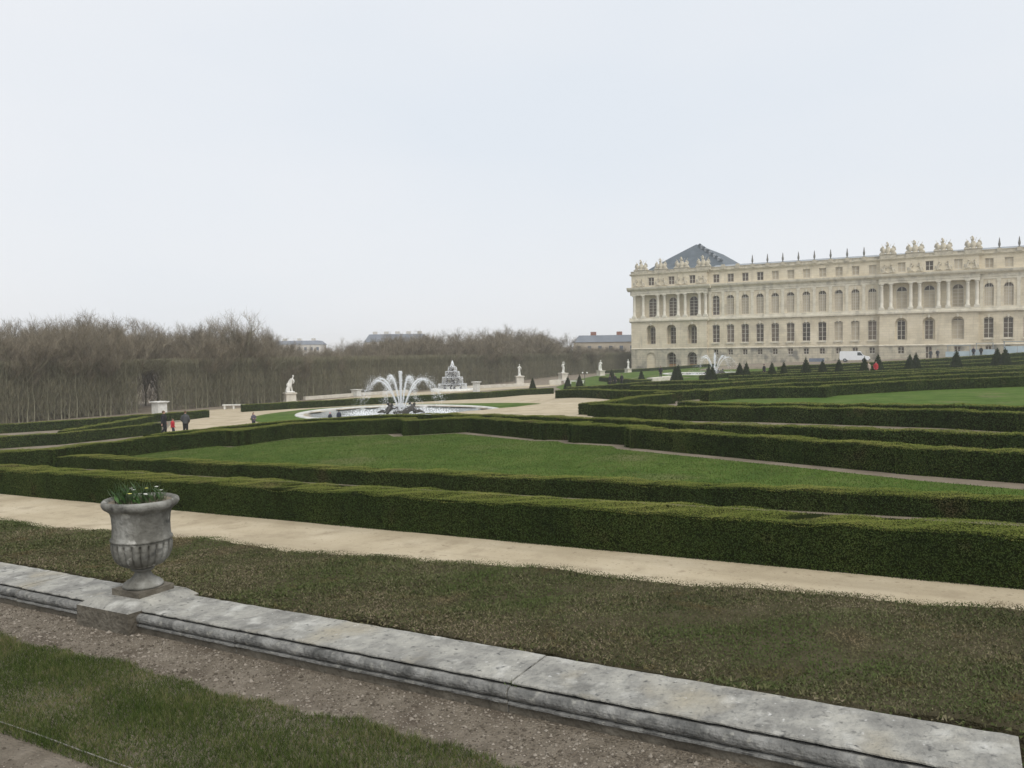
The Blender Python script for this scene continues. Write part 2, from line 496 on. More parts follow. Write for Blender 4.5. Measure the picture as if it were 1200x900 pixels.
# ------------------------------------------------------------------ ground
def make_ground():
    xs = np.unique(np.concatenate([[4.02], np.arange(6, 190, 2.0), np.arange(190, 330, 10), np.geomspace(330, 1500, 8)]))
    ys = np.unique(np.concatenate([-np.geomspace(60, 1500, 8), np.arange(-60, 130, 2.0), np.geomspace(130, 1500, 10)]))
    X, Y = np.meshgrid(xs, ys, indexing='ij')
    Z = gz(X, Y)
    v = np.stack([X, Y, Z], -1).reshape(-1, 3)
    i, j = np.meshgrid(np.arange(len(xs)-1), np.arange(len(ys)-1), indexing='ij')
    ny = len(ys); a = (i*ny+j).ravel()
    f = np.stack([a, a+ny, a+ny+1, a+1], 1)
    # the pools are cut out of the sheet
    cx = v[f].mean(1)
    for (pe, pn, pr, pz) in (POOL, POOL2):
        keep = np.hypot(cx[:, 0]-pe, cx[:, 1]-pn) > pr+.6
        f = f[keep]; cx = cx[keep]
    me = np_mesh('ground', [(v, f, 0)], ['soil'])
    o = bpy.data.objects.new('ground', me); link(o); o['kind'] = 'structure'
make_ground()

# upper terrace on which the photographer stands, and its retaining wall
def terr(E, N): return TERR - SLOPE*np.asarray(N)
sheet('terrace_ground', [(-300, -90), (3.95, -90), (3.95, 200), (-300, 200)], 0, 'gravel', terr, 40)
mb = MB()
mb.quad((3.95, -90, 90*SLOPE-.6), (3.95, 200, -200*SLOPE-.6), (3.95, 200, -200*SLOPE+1.38), (3.95, -90, 90*SLOPE+1.38))
o = mb.build('retaining_wall', 'stone_plinth'); o['kind'] = 'structure'

# sand walk between the bed and the first hedge; sand plaza round the fountain
sheet('sand_walk', [(5.6, -40), (12.45, -40), (12.45, 60), (5.6, 60)], .012, 'sand', step=3)
plaza = [(29.5, 34), (37.2, 50.0), (43.5, 57.5), (50.2, 61.0), (58, 73), (66, 70), (60, 63.5), (70, 57), (80, 51), (90, 50), (92, 44),
         (70, 34), (60, 25), (56, 18), (41.0, 18.2), (36.5, 16.5), (35, 24), (33.6, 29)]
sheet('sand_plaza', plaza, .03, 'sand', step=1.0)
sheet('sand_walk_north', [(66, 72.8), (66, 69), (90, 66), (118, 58), (122, 62), (108, 72), (92, 75.5)], .03, 'sand', step=2)
sheet('palace_forecourt', [(150, 44), (150, -60), (189.2, -60), (189.2, 44)], .03, 'gravel', step=4)
sheet('lawn', [(62, -12), (149, -12), (149.5, 44.5), (187, 44.5), (187, 72), (135, 64), (112, 56), (95, 46), (72, 30)], .015, 'lawn', step=3)
# lawns
west_lawn = [(17.4, 31.2), (21.9, 29.7), (24.3, 29.2), (24.1, 27.6), (27.6, 28), (30.5, 23.7), (29.5, 22.7), (31.6, 20.5), (29, 15.2),
             (29.1, 13.9), (28.2, 13.4), (27.8, 11), (26.9, 10.5), (25.4, 7.6), (23.6, 3.8), (22.0, .9), (20.4, -4), (17.3, -8), (17.2, 20)]
wl_in = [(17.4, 31.0), (21.8, 29.3), (23.9, 28.6), (23.4, 27.2), (27.2, 27.3), (29.6, 23.7), (28.7, 22.6), (30.6, 20.5), (28.2, 15.2),
         (28.2, 14.0), (27.5, 13.4), (27.0, 11.2), (26.2, 10.7), (24.8, 7.8), (23.0, 4.0), (21.4, 1.0), (19.6, -4), (17.3, -8), (17.3, 20)]
sheet('lawn', wl_in, .03, 'lawn', step=1.5)
sheet('lawn', [(43, 14.2), (54, 16), (58.3, 14.2), (58.8, 11), (59, 8.4), (61.6, 8), (68, 2.7), (72.3, -4), (74.5, -10), (39, -10), (40.4, 1),
               (41.2, 6), (42.2, 10)], .03, 'lawn', step=3)
def annulus(name, c, r0, r1, dz, m):
    n = 72; mb = MB()
    rs = np.linspace(r0, r1, 5)
    vs = []
    for r in rs:
        for k in range(n):
            a = 2*math.pi*k/n; x = c[0]+r*math.cos(a); y = c[1]+r*math.sin(a)
            vs.append((x, y, g(x, y)+dz))
    mb.add(vs, [(i*n+k, i*n+(k+1) % n, (i+1)*n+(k+1) % n, (i+1)*n+k) for i in range(4) for k in range(n)])
    o = mb.build(name, m); o['kind'] = 'structure'
annulus('lawn', POOL, POOL[2]-.1, POOL[2]+3.6, .06, 'lawn')
annulus('lawn', POOL2, POOL2[2]-.1, POOL2[2]+3.6, .06, 'lawn')

# ------------------------------------------------------------------ leaf scatter
def leaves(P, Nrm, size, tilt=.6, asp=.55, quad=True):
    """small flat leaves at points P facing roughly along Nrm"""
    n = len(P)
    d = Nrm + rng.normal(0, tilt, (n, 3)); d /= np.linalg.norm(d, axis=1)[:, None]+1e-9
    a = rng.normal(0, 1, (n, 3)); a -= d*np.sum(a*d, 1)[:, None]; a /= np.linalg.norm(a, axis=1)[:, None]+1e-9
    b = np.cross(d, a)
    s = (size*rng.uniform(.6, 1.3, n))[:, None]
    if quad:
        v = np.stack([P-a*s, P+b*s*asp, P+a*s, P-b*s*asp], 1).reshape(-1, 3)
        return v, np.arange(4*n).reshape(-1, 4)
    v = np.stack([P-a*s, P+a*s*.6+b*s*asp, P+a*s*.6-b*s*asp], 1).reshape(-1, 3)
    return v, np.arange(3*n).reshape(-1, 3)

def offset_line(pts, d):
    out = []; n = len(pts)
    for i in range(n):
        p = Vector(pts[i]); ns = []
        for a, b in ((i-1, i), (i, i+1)):
            if a >= 0 and b < n:
                t = (Vector(pts[b])-Vector(pts[a])).normalized(); ns.append(Vector((-t.y, t.x)))
        m = ns[0] if len(ns) == 1 else (ns[0]+ns[1])
        m = m.normalized() if m.length > 1e-6 else ns[0]
        k = 1/max(.55, m.dot(ns[0]))
        q = p+m*d*k; out.append((q.x, q.y))
    return out

def hedge(near, wd, ht, leaf, dens, label, name='clipped_hedge', quad=False, jit=1.0):
    """a clipped hedge whose near foot runs along `near` (left to right), wd deep and ht tall"""
    cl = offset_line(near, wd/2); chunks = []
    P = []; Nn = []
    for i in range(len(cl)-1):
        a = np.array(cl[i]); b = np.array(cl[i+1]); t = b-a; Ls = np.linalg.norm(t); t /= Ls
        nrm = np.array([-t[1], t[0]])
        e0 = wd/2 if 0 < i else 0.0
        e1 = wd/2 if i < len(cl)-2 else 0.0
        a2 = a-t*e0; b2 = b+t*e1; L2 = Ls+e0+e1
        k = max(1, int(L2/1.0)); u = np.linspace(0, L2, k+1)
        c = a2+u[:, None]*t
        z0 = gz(c[:, 0], c[:, 1])
        ins = leaf*.5 + .022 + .003*(i % 5)
        hw = wd/2-ins; topz = ht-ins
        # core: ring of 4 corners per station
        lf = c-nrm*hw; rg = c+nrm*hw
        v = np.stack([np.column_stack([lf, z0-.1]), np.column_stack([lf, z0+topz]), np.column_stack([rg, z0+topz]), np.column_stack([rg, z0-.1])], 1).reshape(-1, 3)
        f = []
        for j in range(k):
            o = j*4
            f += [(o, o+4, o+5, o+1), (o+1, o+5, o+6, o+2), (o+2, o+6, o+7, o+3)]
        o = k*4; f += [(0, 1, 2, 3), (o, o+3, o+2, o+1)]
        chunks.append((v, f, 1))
        # foliage on near face, far face, top, ends
        for face, area in (('n', L2*ht), ('f', L2*ht), ('t', L2*wd), ('e0', wd*ht), ('e1', wd*ht)):
            q = int(area*dens*(.3 if face == 'f' else 1.3 if face == 't' else 1.05))
            if q < 1: continue
            uu = rng.uniform(0, L2, q); vv = rng.uniform(0, 1, q)
            if face in 'nf':
                s = -1 if face == 'n' else 1
                xy = a2+uu[:, None]*t+nrm*(s*wd/2); h = vv*ht; no = np.column_stack([np.tile(nrm*s, (q, 1)), np.zeros(q)])
                # rounded upper arris
                top = np.clip((h-(ht-.06))/.06, 0, 1); xy = xy-nrm*s*(top*.04)[:, None]
            elif face == 't':
                off = (vv-.5)*wd; xy = a2+uu[:, None]*t+off[:, None]*nrm; h = np.full(q, ht); no = np.tile([0, 0, 1.], (q, 1))
                h = h-np.clip((np.abs(off)-(wd/2-.06))/.06, 0, 1)*.03
            else:
                end = 0 if face == 'e0' else L2
                off = (rng.uniform(0, 1, q)-.5)*wd; xy = a2+end*t+off[:, None]*nrm; h = vv*ht
                no = np.tile(np.array([*(t*(-1 if face == 'e0' else 1)), 0]), (q, 1))
            if face in 'nf':
                gap = (np.sin(uu*3.7+i*2)*np.sin(uu*8.9+h*9)+.4*np.sin(uu*23+h*31)+.25*np.sin(h*47+uu*9) > .98+.5*h/ht) & (rng.uniform(0, 1, q) < .8)
                xy, h, no, uu = xy[~gap], h[~gap], no[~gap], uu[~gap]; q = len(h)
            wob = .011*np.sin(xy[:, 0]*2.1+xy[:, 1]*1.3)+.007*np.sin(xy[:, 1]*4.7+1)+.006*np.sin(xy[:, 0]*9+xy[:, 1]*7)
            pz = gz(xy[:, 0], xy[:, 1])+h+(wob*jit*(h/ht))
            wob = wob+.012*np.sin(uu*1.7+3*i)+.008*np.sin(uu*4.1+h*6)
            p = np.column_stack([xy, pz])+no*(rng.normal(0, leaf*.38*jit, q)+wob*.8*jit)[:, None]
            P.append(p); Nn.append(no)
    P = np.concatenate(P); Nn = np.concatenate(Nn)
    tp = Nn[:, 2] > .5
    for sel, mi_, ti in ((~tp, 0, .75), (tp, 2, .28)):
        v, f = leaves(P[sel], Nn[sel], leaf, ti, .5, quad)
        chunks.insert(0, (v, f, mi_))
    me = np_mesh(name, chunks, ['leaf', 'leaf_core', 'young_leaf_lit'])
    o = bpy.data.objects.new(name, me); link(o)
    return tag(o, label, 'hedge', 'clipped hedges of the parterre')

HEDGES = [
 ([(12.2, 30), (12.2, -3)], .95, .70, 0.0142, 4500, 'tall straight clipped hedge bordering the sand walk behind the stone urn'),
 ([(17.0, 32), (16.7, 25), (16.7, 5), (17, -6)], .7, .42, 0.0160, 3200, 'low clipped hedge along the near edge of the west lawn'),
 ([(13.5, 36), (16.2, 31.3), (16.8, 28.8), (21.8, 29.5), (24.2, 29), (24, 27.4), (27.5, 27.8), (30.4, 23.5), (29.4, 22.6), (31.5, 20.5), (28.9, 15.2),
   (29, 13.8), (28.2, 13.4), (27.7, 10.9), (26.9, 10.5), (25.8, 8.2), (24, 4.4), (22.5, 1.2), (20.8, -4), (20, -7)], .8, .70, 0.0220, 1900,
  'stepped clipped hedge enclosing the far side of the west lawn'),
 ([(23.5, 32.4), (27.3, 32.4), (30.2, 30.4), (32.8, 26), (33.4, 23), (33, 20.5), (31.9, 16.4), (30.7, 12.2), (29, 9), (28.2, 5.1), (27.5, 3.1), (26.2, -1.4), (24.6, -7)],
  .8, .70, 0.0279, 1320, 'clipped hedge just behind the stepped hedge of the west lawn'),
 ([(22, 56), (26, 50), (28.7, 48.3), (33.8, 48.2), (36.4, 49.2)], .8, .70, 0.0408, 627, 'clipped hedge at far left ending beside the group of three walkers'),
 ([(30.7, 51), (39.7, 56.8), (42.9, 59)], .7, .65, 0.0476, 494, 'slanting clipped hedge between two others left of the walkers'),
 ([(30, 67), (33.5, 64.3), (37, 62), (43, 61.3), (49.5, 60.2)], .8, .70, 0.0476, 494, 'rearmost left clipped hedge below the pale block pedestal'),
 ([(56.5, 63.7), (61, 61.4), (66.5, 57.5), (74.5, 52), (77.5, 49.5), (81, 48), (86, 47.3), (88.5, 44.5)], .8, .75, 0.0510, 437,
  'clipped hedge curving behind the large fountain pool'),
 ([(66.7, 33.4), (58.1, 23.8), (57, 21), (55.5, 18.2)], .8, .75, 0.0476, 494, 'short clipped hedge at the right end of the sand plaza'),
 ([(41.4, 18.7), (38.9, 13.2), (38.2, 8), (37, 4.2), (36, .9), (34.2, -2), (32, -7)], .8, .72, 0.0310, 1056, 'long clipped hedge with square end at the sand plaza corner'),
 ([(42.3, 19.0), (45.4, 18.3), (50.3, 18.5), (53.3, 17.4)], .8, .69, 0.0408, 627, 'clipped hedge running back from the sand plaza corner'),
 ([(43.2, 14), (41.4, 10.4), (41, 8), (40.3, 4.6), (39.4, 1), (38.5, -2.5), (37, -8)], .8, .70, 0.0374, 760, 'clipped hedge along the near side of the east lawn'),
 ([(55.2, 15.6), (58.1, 14.6), (58.7, 11.2), (58.8, 8.4), (61.6, 8.2), (68, 2.9), (72.3, -3.9), (74.5, -9)], .8, .80, 0.0510, 437, 'stepped clipped hedge along the far side of the east lawn'),
 ([(54.9, 19.0), (63.4, 14.9), (69.3, 12.5), (71.9, 8.2), (81, 3.5), (87.9, -4.7), (90, -9)], .8, .70, 0.0612, 323, 'first clipped hedge row behind the east lawn hedge'),
 ([(69.8, 27.2), (70.8, 20), (81.4, 15.5), (85.4, 9.7), (92.6, 4), (101.9, -5.4), (104, -9)], .8, .70, 0.0680, 285, 'second clipped hedge row behind the east lawn hedge'),
 ([(84, 33), (80.7, 23), (87.3, 16.6), (93.3, 10.6), (110.8, -5.9), (113.5, -9)], .8, .70, 0.0680, 285, 'third clipped hedge row behind the east lawn hedge'),
 ([(97.5, 25), (99.7, 20.9), (104.8, 11.9), (110, 4.7), (116, -6.2), (117.4, -9)], .8, .70, 0.0748, 247, 'clipped hedge row in front of the yew cones'),
 ([(108.5, 27), (109.5, 24.5), (117, 13.3), (121.8, 5.2), (126.4, -6.6), (127.4, -9)], .8, .70, 0.0748, 247, 'clipped hedge row just behind the yew cones'),
 ([(113.5, 33.4), (118, 24.5), (125.4, 14.2), (130.6, 5.6), (135, -7), (135.6, -9)], .8, .70, 0.0748, 228, 'second clipped hedge row behind the yew cones'),
 ([(131, 26), (134, 15), (139.1, 5.9), (145.3, -7.5), (146, -9)], .8, .75, 0.0816, 209, 'last clipped hedge row before the palace forecourt'),
 ([(174, 74), (175, 62), (175, 48)], .9, .65, 0.0816, 209, 'clipped hedge at the foot of the left palace pavilion'),
 ([(92, 44.5), (84, 36.5), (80, 31)], .8, .70, 0.0680, 266, 'clipped hedge beyond the right end of the sand plaza'),
 ([(129, 56), (119, 47), (112, 41)], .8, .75, 0.0748, 228, 'clipped hedge in front of the right hand statues'),
]
for near, wd, ht, leaf, dens, lab in HEDGES:
    hedge(near, wd, ht, leaf, dens, lab, quad=False)

# ------------------------------------------------------------------ brown clipped bed behind the coping
def make_bed():
    BH = 1.31
    # outline: near edge E, far edge E as functions of N
    def nearE(N): return 4.72+0*N
    def farE(N): return 6.95-.075*np.clip(N, -3, 14)+.02*np.sin(N*1.7)+.03*np.sin(N*.6+1)
    def wobf(E, N): return .016*np.sin(E*3.1+N*1.7)+.013*np.sin(N*2.9-E*2.2)+.009*np.sin(E*9.5+N*8)+.006*np.sin(E*23+N*5)*np.sin(N*21)
    ns = np.linspace(-7, 26, 260); ne = 22; v = []; f = []
    for n in ns:
        z = -SLOPE*n; e0, e1 = nearE(n)+.03, float(farE(n))-.03
        es = np.linspace(e0, e1, ne)
        v += [(e0, n, z)]+[(e, n, z+BH-.075+float(wobf(e, n))-(.03 if k in (0, ne-1) else 0)) for k, e in enumerate(es)]+[(e1, n, z)]
    k = ne+2
    for j in range(len(ns)-1):
        for i in range(k-1): f.append((j*k+i, (j+1)*k+i, (j+1)*k+i+1, j*k+i+1))
    chunks = []
    q = 500000
    N = -5+(rng.uniform(0, 1, q)**1.35)*29; t = rng.uniform(0, 1, q)
    E = nearE(N)+t*(farE(N)-nearE(N))
    base = np.column_stack([E, N, -SLOPE*N+BH-.07+wobf(E, N)+rng.normal(0, .008, q)])
    grow = 1+.3*np.sin(E*1.9)*np.sin(N*1.1)+.25*np.sin(E*6+N*4.2)
    ln = rng.uniform(.010, .028, q)*grow*np.clip((farE(N)-E)/.15, .3, 1)
    lean = rng.normal(0, 1.15, (q, 2)); d = np.column_stack([lean, np.ones(q)]); d /= np.linalg.norm(d, axis=1)[:, None]
    a = np.column_stack([rng.normal(0, 1, (q, 2)), rng.normal(0, .5, q)]); a /= np.linalg.norm(a, axis=1)[:, None]
    wdt = (rng.uniform(.003, .0062, q)*(1+N.clip(0, 30)*.035))[:, None]
    vv = np.stack([base-a*wdt, base+a*wdt, base+d*ln[:, None]], 1).reshape(-1, 3)
    chunks.append((vv, np.arange(3*q).reshape(-1, 3), 0))
    # ragged sides
    for s, cnt in ((0, 26000), (1, 20000)):
        N2 = rng.uniform(-6, 25, cnt); h = rng.uniform(.25, BH+.02, cnt)
        E2 = nearE(N2) if s == 0 else farE(N2)
        h = np.minimum(h, BH-(.06 if s == 0 else .13))
        p = np.column_stack([E2+rng.normal(0, .025, cnt), N2, -SLOPE*N2+h])
        no = np.tile([-1., 0, .2] if s == 0 else [1., 0, .2], (cnt, 1))
        lv, lf = leaves(p, no, .020, .8, .4, False)
        chunks.append((lv, lf, 0))
    chunks.append((v, f, 1))
    me = np_mesh('clipped_bed', chunks, ['bed_leaf', 'bed_core'])
    o = bpy.data.objects.new('clipped_bed', me); link(o)
    tag(o, 'broad flat clipped bed of brownish shrubs behind the stone coping', 'hedge')
make_bed()

# ------------------------------------------------------------------ stone coping (low parapet) with urn
CE0, CE1 = 3.47, 3.92          # front of the moulding, back edge
CT = .15                       # height above terrace
coping = empty('stone_coping', (CE0, 2.0, tz(2.0)), label='low weathered stone coping with roll moulding across the foreground', cat='coping')
def profile(top_jit=0):
    # (E offset from CE0, height): plinth, fillet, roll, top
    pr = [(.012, -.08), (.012, .048), (-.004, .05), (-.004, .060), (.012, .064)]
    for k in range(9):
        a = -math.pi/2 + math.pi*k/8
        pr.append((.030-.036*math.cos(a), .098+.034*math.sin(a)))
    pr += [(.036, .128), (.078, .125), (.078, .139), (.040, .141), (.040, CT-.002), (.047, CT+.004), (CE1-CE0-.012, CT+.004), (CE1-CE0, CT-.008), (CE1-CE0, -.08)]
    return pr
joints_n = [-.21, 2.03, 4.04, 5.30, 6.53, 8.6, 10.6, 12.7, 14.8, 17, 19.5, 22, 25]
PR = profile()
for i in range(len(joints_n)-1):
    n0, n1 = joints_n[i]+.004, joints_n[i+1]-.004
    mbb = MB(); k = max(2, int((n1-n0)/.06)); n = len(PR); vs = []
    dzj = random.uniform(-.004, .004); dej = random.uniform(-.004, .004)
    for j in range(k+1):
        y = n0+(n1-n0)*j/k
        for q, (e, h) in enumerate(PR):
            chip = .0012*math.sin(y*37+q*.5)*math.sin(y*13.3+q*.3) + .0009*math.sin(y*71+q*.6)
            vs.append((CE0+e+dej+chip*.7, y, tz(y)+h+dzj+chip))
    fs = []; ms = []
    for j in range(k):
        for q in range(n-1):
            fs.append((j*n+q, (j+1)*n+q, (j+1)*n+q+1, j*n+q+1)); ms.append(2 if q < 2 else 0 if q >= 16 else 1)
    for f_, m_ in zip(fs, ms): pass
    base = len(mbb.v); mbb.v += vs
    for f_, m_ in zip(fs, ms): mbb.f.append(list(f_)); mbb.m.append(m_); mbb.sm.append(False)
    for e in (0, k): mbb.f.append([e*n+q for q in range(n)]); mbb.m.append(0); mbb.sm.append(False)
    o = mbb.build('coping_stone', ['stone_cop', 'stone_roll', 'stone_plinth'])
    o.parent = coping; o.matrix_parent_inverse = Matrix.Translation(-Vector(coping.location))

# block under the urn
UN, UE = 5.32, 3.735
bm_ = MB()
z0 = tz(UN)
bm_.add([(3.405, 5.03, z0-.05), (3.405, 5.62, z0-.07), (3.405, 5.62, z0+.142), (3.405, 5.03, z0+.158),
         (3.97, 5.00, z0-.05), (3.97, 5.62, z0-.07), (3.97, 5.62, z0+.142), (3.97, 5.00, z0+.158),
         (3.49, 5.10, z0+.196), (3.49, 5.56, z0+.186), (3.94, 5.56, z0+.186), (3.94, 5.10, z0+.196)],
        [(0, 1, 2, 3), (4, 7, 6, 5), (0, 3, 7, 4), (1, 5, 6, 2), (3, 2, 9, 8), (2, 6, 10, 9), (6, 7, 11, 10), (7, 3, 8, 11), (8, 9, 10, 11)])
bm_.m = [1, 1, 1, 1, 0, 0, 0, 0, 0]
o = bm_.build('urn_block', ['stone_cop', 'stone_plinth'])
o.parent = coping; o.matrix_parent_inverse = Matrix.Translation(-Vector(coping.location))

urn = empty('stone_urn', (UE, UN, tz(UN)+.18), R(2), label='weathered grey stone urn with fluted bowl planted with spring bulbs', cat='urn')
US = 1.0
mbu = MB(); mbu.box(-.15, .15, -.15, .15, .002, .055); mbu.build('square_plinth', 'stone_plinth', urn)
mbu = MB()
mbu.lathe([(.001, .055), (.136, .055), (.143, .070), (.136, .084), (.122, .088), (.118, .098), (.088, .114), (.067, .136), (.057, .158), (.056, .170),
           (.074, .178), (.082, .187), (.074, .196), (.055, .202)], 48)
mbu.build('foot', 'stone_urn', urn)
mbu = MB()
def flute(r, z, a, i):
    return r*(.88+.135*abs(math.sin(a*11))**.5*min(1, max(0, (z-.198)/.02))) if z < .392 else r
prof = [(.06, .196), (.105, .205), (.15, .228), (.182, .262), (.201, .305), (.209, .35), (.210, .385), (.206, .392), (.206, .408)]
mbu.lathe(prof, 264, fn=flute)
mbu.build('fluted_bowl', 'stone_urn', urn)
mbu = MB()
mbu.lathe([(.205, .405), (.214, .410), (.214, .424), (.204, .430), (.200, .47), (.199, .53), (.203, .585), (.212, .62), (.232, .640), (.248, .650),
           (.258, .660), (.267, .680), (.265, .698), (.256, .708), (.246, .712), (.228, .705), (.215, .685), (.205, .66), (.001, .655)], 64,
          fn=lambda r, z, a, i: r*(1+(.012*math.sin(3*a+1)+.01*math.sin(7*a) if z > .63 and r > .2 else 0)))
mbu.build('rim_and_body', 'stone_urn', urn)
mbu = MB(); mbu.lathe([(.001, .694), (.226, .690)], 32); mbu.build('soil', 'soil', urn)
# bulbs: strap leaves and a few white flowers
mbl = MB(); mbf = MB(); mby = MB()
for k in range(300):
    a = random.uniform(0, 2*math.pi); rr = .18*math.sqrt(random.random())
    p = Vector((rr*math.cos(a)-.01, rr*math.sin(a), .69)); h = random.uniform(.06, .15)*(1.15 if p.y > 0 else .85)
    ld = Vector((random.gauss(0, .35), random.gauss(0, .35), 1)).normalized()
    s = ld.orthogonal().normalized()*random.uniform(.005, .009)
    mid = p+ld*h*.6; tip = p+ld*h+Vector((random.gauss(0, .012), random.gauss(0, .012), -.006))
    mbl.add([p-s, p+s, mid+s*1.2, mid-s*1.2, tip], [(0, 1, 2, 3), (3, 2, 4)])
for k in range(9):
    a = random.uniform(0, 2*math.pi); rr = .15*math.sqrt(random.random())
    p = Vector((rr*math.cos(a), rr*math.sin(a), .69+random.uniform(.05, .09)))
    tgt = MB()
    for j in range(6):
        b = j*math.pi/3; d = Vector((math.cos(b), math.sin(b), .5))*.016
        e = Vector((-math.sin(b), math.cos(b), 0))*.007
        tgt.add([p, p+d*.6+e, p+d, p+d*.6-e], [(0, 1, 2, 3)])
    tgt.build('flower', 'petal_yellow' if k < 3 else 'petal', urn)
tag(mbl.build('bulb_leaves', 'bulb_leaf', urn), kind='stuff')

# little weed growing out of the joint of the coping
mbw = MB()
for k in range(40):
    p = Vector((CE0+.055+random.gauss(0, .008), 2.02+random.gauss(0, .02), tz(2.0)+.13)); ld = Vector((random.gauss(0, .6), random.gauss(0, .6), 1)).normalized()
    s = ld.orthogonal().normalized()*.003; h = random.uniform(.02, .045)
    mbw.add([p-s, p+s, p+ld*h], [(0, 1, 2)])
tag(mbw.build('weed_tuft', 'grass_blade'), 'tiny dry weed growing from a joint in the stone coping', 'weed')

# foreground strip: gravel pebbles, lawn with blades, edging wire
sheet('lawn_strip', [(2.22, -30), (3.03, -30), (3.03, 1), (3.06, 3), (3.02, 6), (3.05, 20), (3.0, 60), (2.22, 60)], .004, 'gravel', terr, 2)
q = 230000
N = -1.0+8.6*rng.uniform(0, 1, q)**1.15
edge = 3.03+.03*np.sin(N*3.1)+.02*np.sin(N*9.7+1)+.012*np.sin(N*31)+rng.normal(0, .012, q)
E_ = 2.16+(edge-2.16)*rng.uniform(0, 1, q)
P = np.column_stack([E_, N, terr(E_, N)+.004])
clump = .5+.5*np.sin(E_*7+N*2.1)*np.sin(N*3.3-E_*4)
ln = rng.uniform(.014, .042, q)*(.6+.75*clump)
d = np.column_stack([rng.normal(0, .62, (q, 2)), np.ones(q)]); d /= np.linalg.norm(d, axis=1)[:, None]
a = np.column_stack([rng.normal(0, 1, (q, 2)), np.zeros(q)]); a /= np.linalg.norm(a, axis=1)[:, None]
wv = rng.uniform(.0011, .0022, q)[:, None]
v = np.stack([P-a*wv, P+a*wv, P+d*ln[:, None]], 1).reshape(-1, 3)
o = bpy.data.objects.new('grass', np_mesh('grass', [(v, np.arange(3*q).reshape(-1, 3), 0)], ['grass_rough'])); link(o)
tag(o, 'short green grass of the narrow foreground lawn strip', 'grass', kind='stuff')
# blades on the nearer part of the west lawn give it a nap
pts = []
from mathutils.geometry import intersect_point_tri_2d
poly = np.array(wl_in)
q0 = 330000
E_ = rng.uniform(17.2, 30.6, q0); N = rng.uniform(-8, 31, q0)
inside = np.zeros(q0, bool); j = len(poly)-1
for i in range(len(poly)):
    xi, yi = poly[i]; xj, yj = poly[j]
    c = ((yi > N) != (yj > N)) & (E_ < (xj-xi)*(N-yi)/(yj-yi+1e-12)+xi); inside ^= c; j = i
E_ = E_[inside]; N = N[inside]; q = len(E_)
P = np.column_stack([E_, N, gz(E_, N)+.03])
d = np.column_stack([rng.normal(0, .6, (q, 2)), np.ones(q)]); d /= np.linalg.norm(d, axis=1)[:, None]
a = np.column_stack([rng.normal(0, 1, (q, 2)), np.zeros(q)]); a /= np.linalg.norm(a, axis=1)[:, None]
ln = rng.uniform(.02, .05, q)[:, None]
v = np.stack([P-a*.008, P+a*.008, P+d*ln], 1).reshape(-1, 3)
o = bpy.data.objects.new('grass', np_mesh('grass', [(v, np.arange(3*q).reshape(-1, 3), 0)], ['grass_blade'])); link(o)
tag(o, 'short mown grass of the west lawn', 'grass', kind='stuff')

def pebbles():
    q = 22000
    N = -1.5+9*rng.uniform(0, 1, q); E_ = np.where(rng.uniform(0, 1, q) < .82, rng.uniform(2.98, 3.475, q), rng.uniform(1.4, 2.2, q))
    s = rng.gamma(1.4, .0020, q)+.0016
    base = np.array([(1, 0, 0), (-1, 0, 0), (0, 1, 0), (0, -1, 0), (0, 0, .8), (0, 0, -.8)], float)
    fc = np.array([(0, 2, 4), (2, 1, 4), (1, 3, 4), (3, 0, 4), (2, 0, 5), (1, 2, 5), (3, 1, 5), (0, 3, 5)])
    v = base[None]*s[:, None, None]*rng.uniform(.6, 1.3, (q, 6, 1))
    ang = rng.uniform(0, 6.28, q); c, sn = np.cos(ang), np.sin(ang)
    x = v[..., 0]*c[:, None]-v[..., 1]*sn[:, None]; y = v[..., 0]*sn[:, None]+v[..., 1]*c[:, None]
    v = np.stack([x+E_[:, None], y+N[:, None], v[..., 2]+(TERR-SLOPE*N+s*.25)[:, None]], -1).reshape(-1, 3)
    f = (fc[None]+6*np.arange(q)[:, None, None]).reshape(-1, 3)
    o = bpy.data.objects.new('gravel', np_mesh('gravel', [(v, f, 0)], ['pebble'])); link(o)
    tag(o, 'loose brown gravel along the foot of the coping', 'gravel', kind='stuff')
pebbles()
mbw = MB(); mbw.tube([(2.225, n, tz(n)+.012+.003*math.sin(n*5)) for n in np.linspace(-2, 14, 60)], [.0035]*60, 6)
tag(mbw.build('edging_wire', 'wire'), 'thin taut grey edging wire along the near edge of the grass strip', 'wire')
# a few larger loose stones
mbs = MB(); mbs.ball((3.17, 1.05, tz(1.05)+.008), (.018, .012, .012), 7)
tag(mbs.build('loose_stone', 'pebble'), 'single pale loose stone lying on the foreground gravel', 'stone')

# ================================================================== fountains
def drops(P, size, stretch=None):
    """tiny tetrahedral water drops"""
    n = len(P)
    base = np.array([(1, 1, 1), (1, -1, -1), (-1, 1, -1), (-1, -1, 1)], float)*.6
    fc = np.array([(0, 1, 2), (0, 3, 1), (0, 2, 3), (1, 3, 2)])
    s = np.broadcast_to(np.asarray(size, float), (n,))*rng.uniform(.5, 1.4, n)
    ang = rng.uniform(0, 6.28, n); c, sn = np.cos(ang), np.sin(ang)
    b = base[None]*s[:, None, None]
    x = b[..., 0]*c[:, None]-b[..., 1]*sn[:, None]; y = b[..., 0]*sn[:, None]+b[..., 1]*c[:, None]
    v = np.stack([x, y, b[..., 2]*1.7], -1)+P[:, None]
    return v.reshape(-1, 3), (fc[None]+4*np.arange(n)[:, None, None]).reshape(-1, 3)

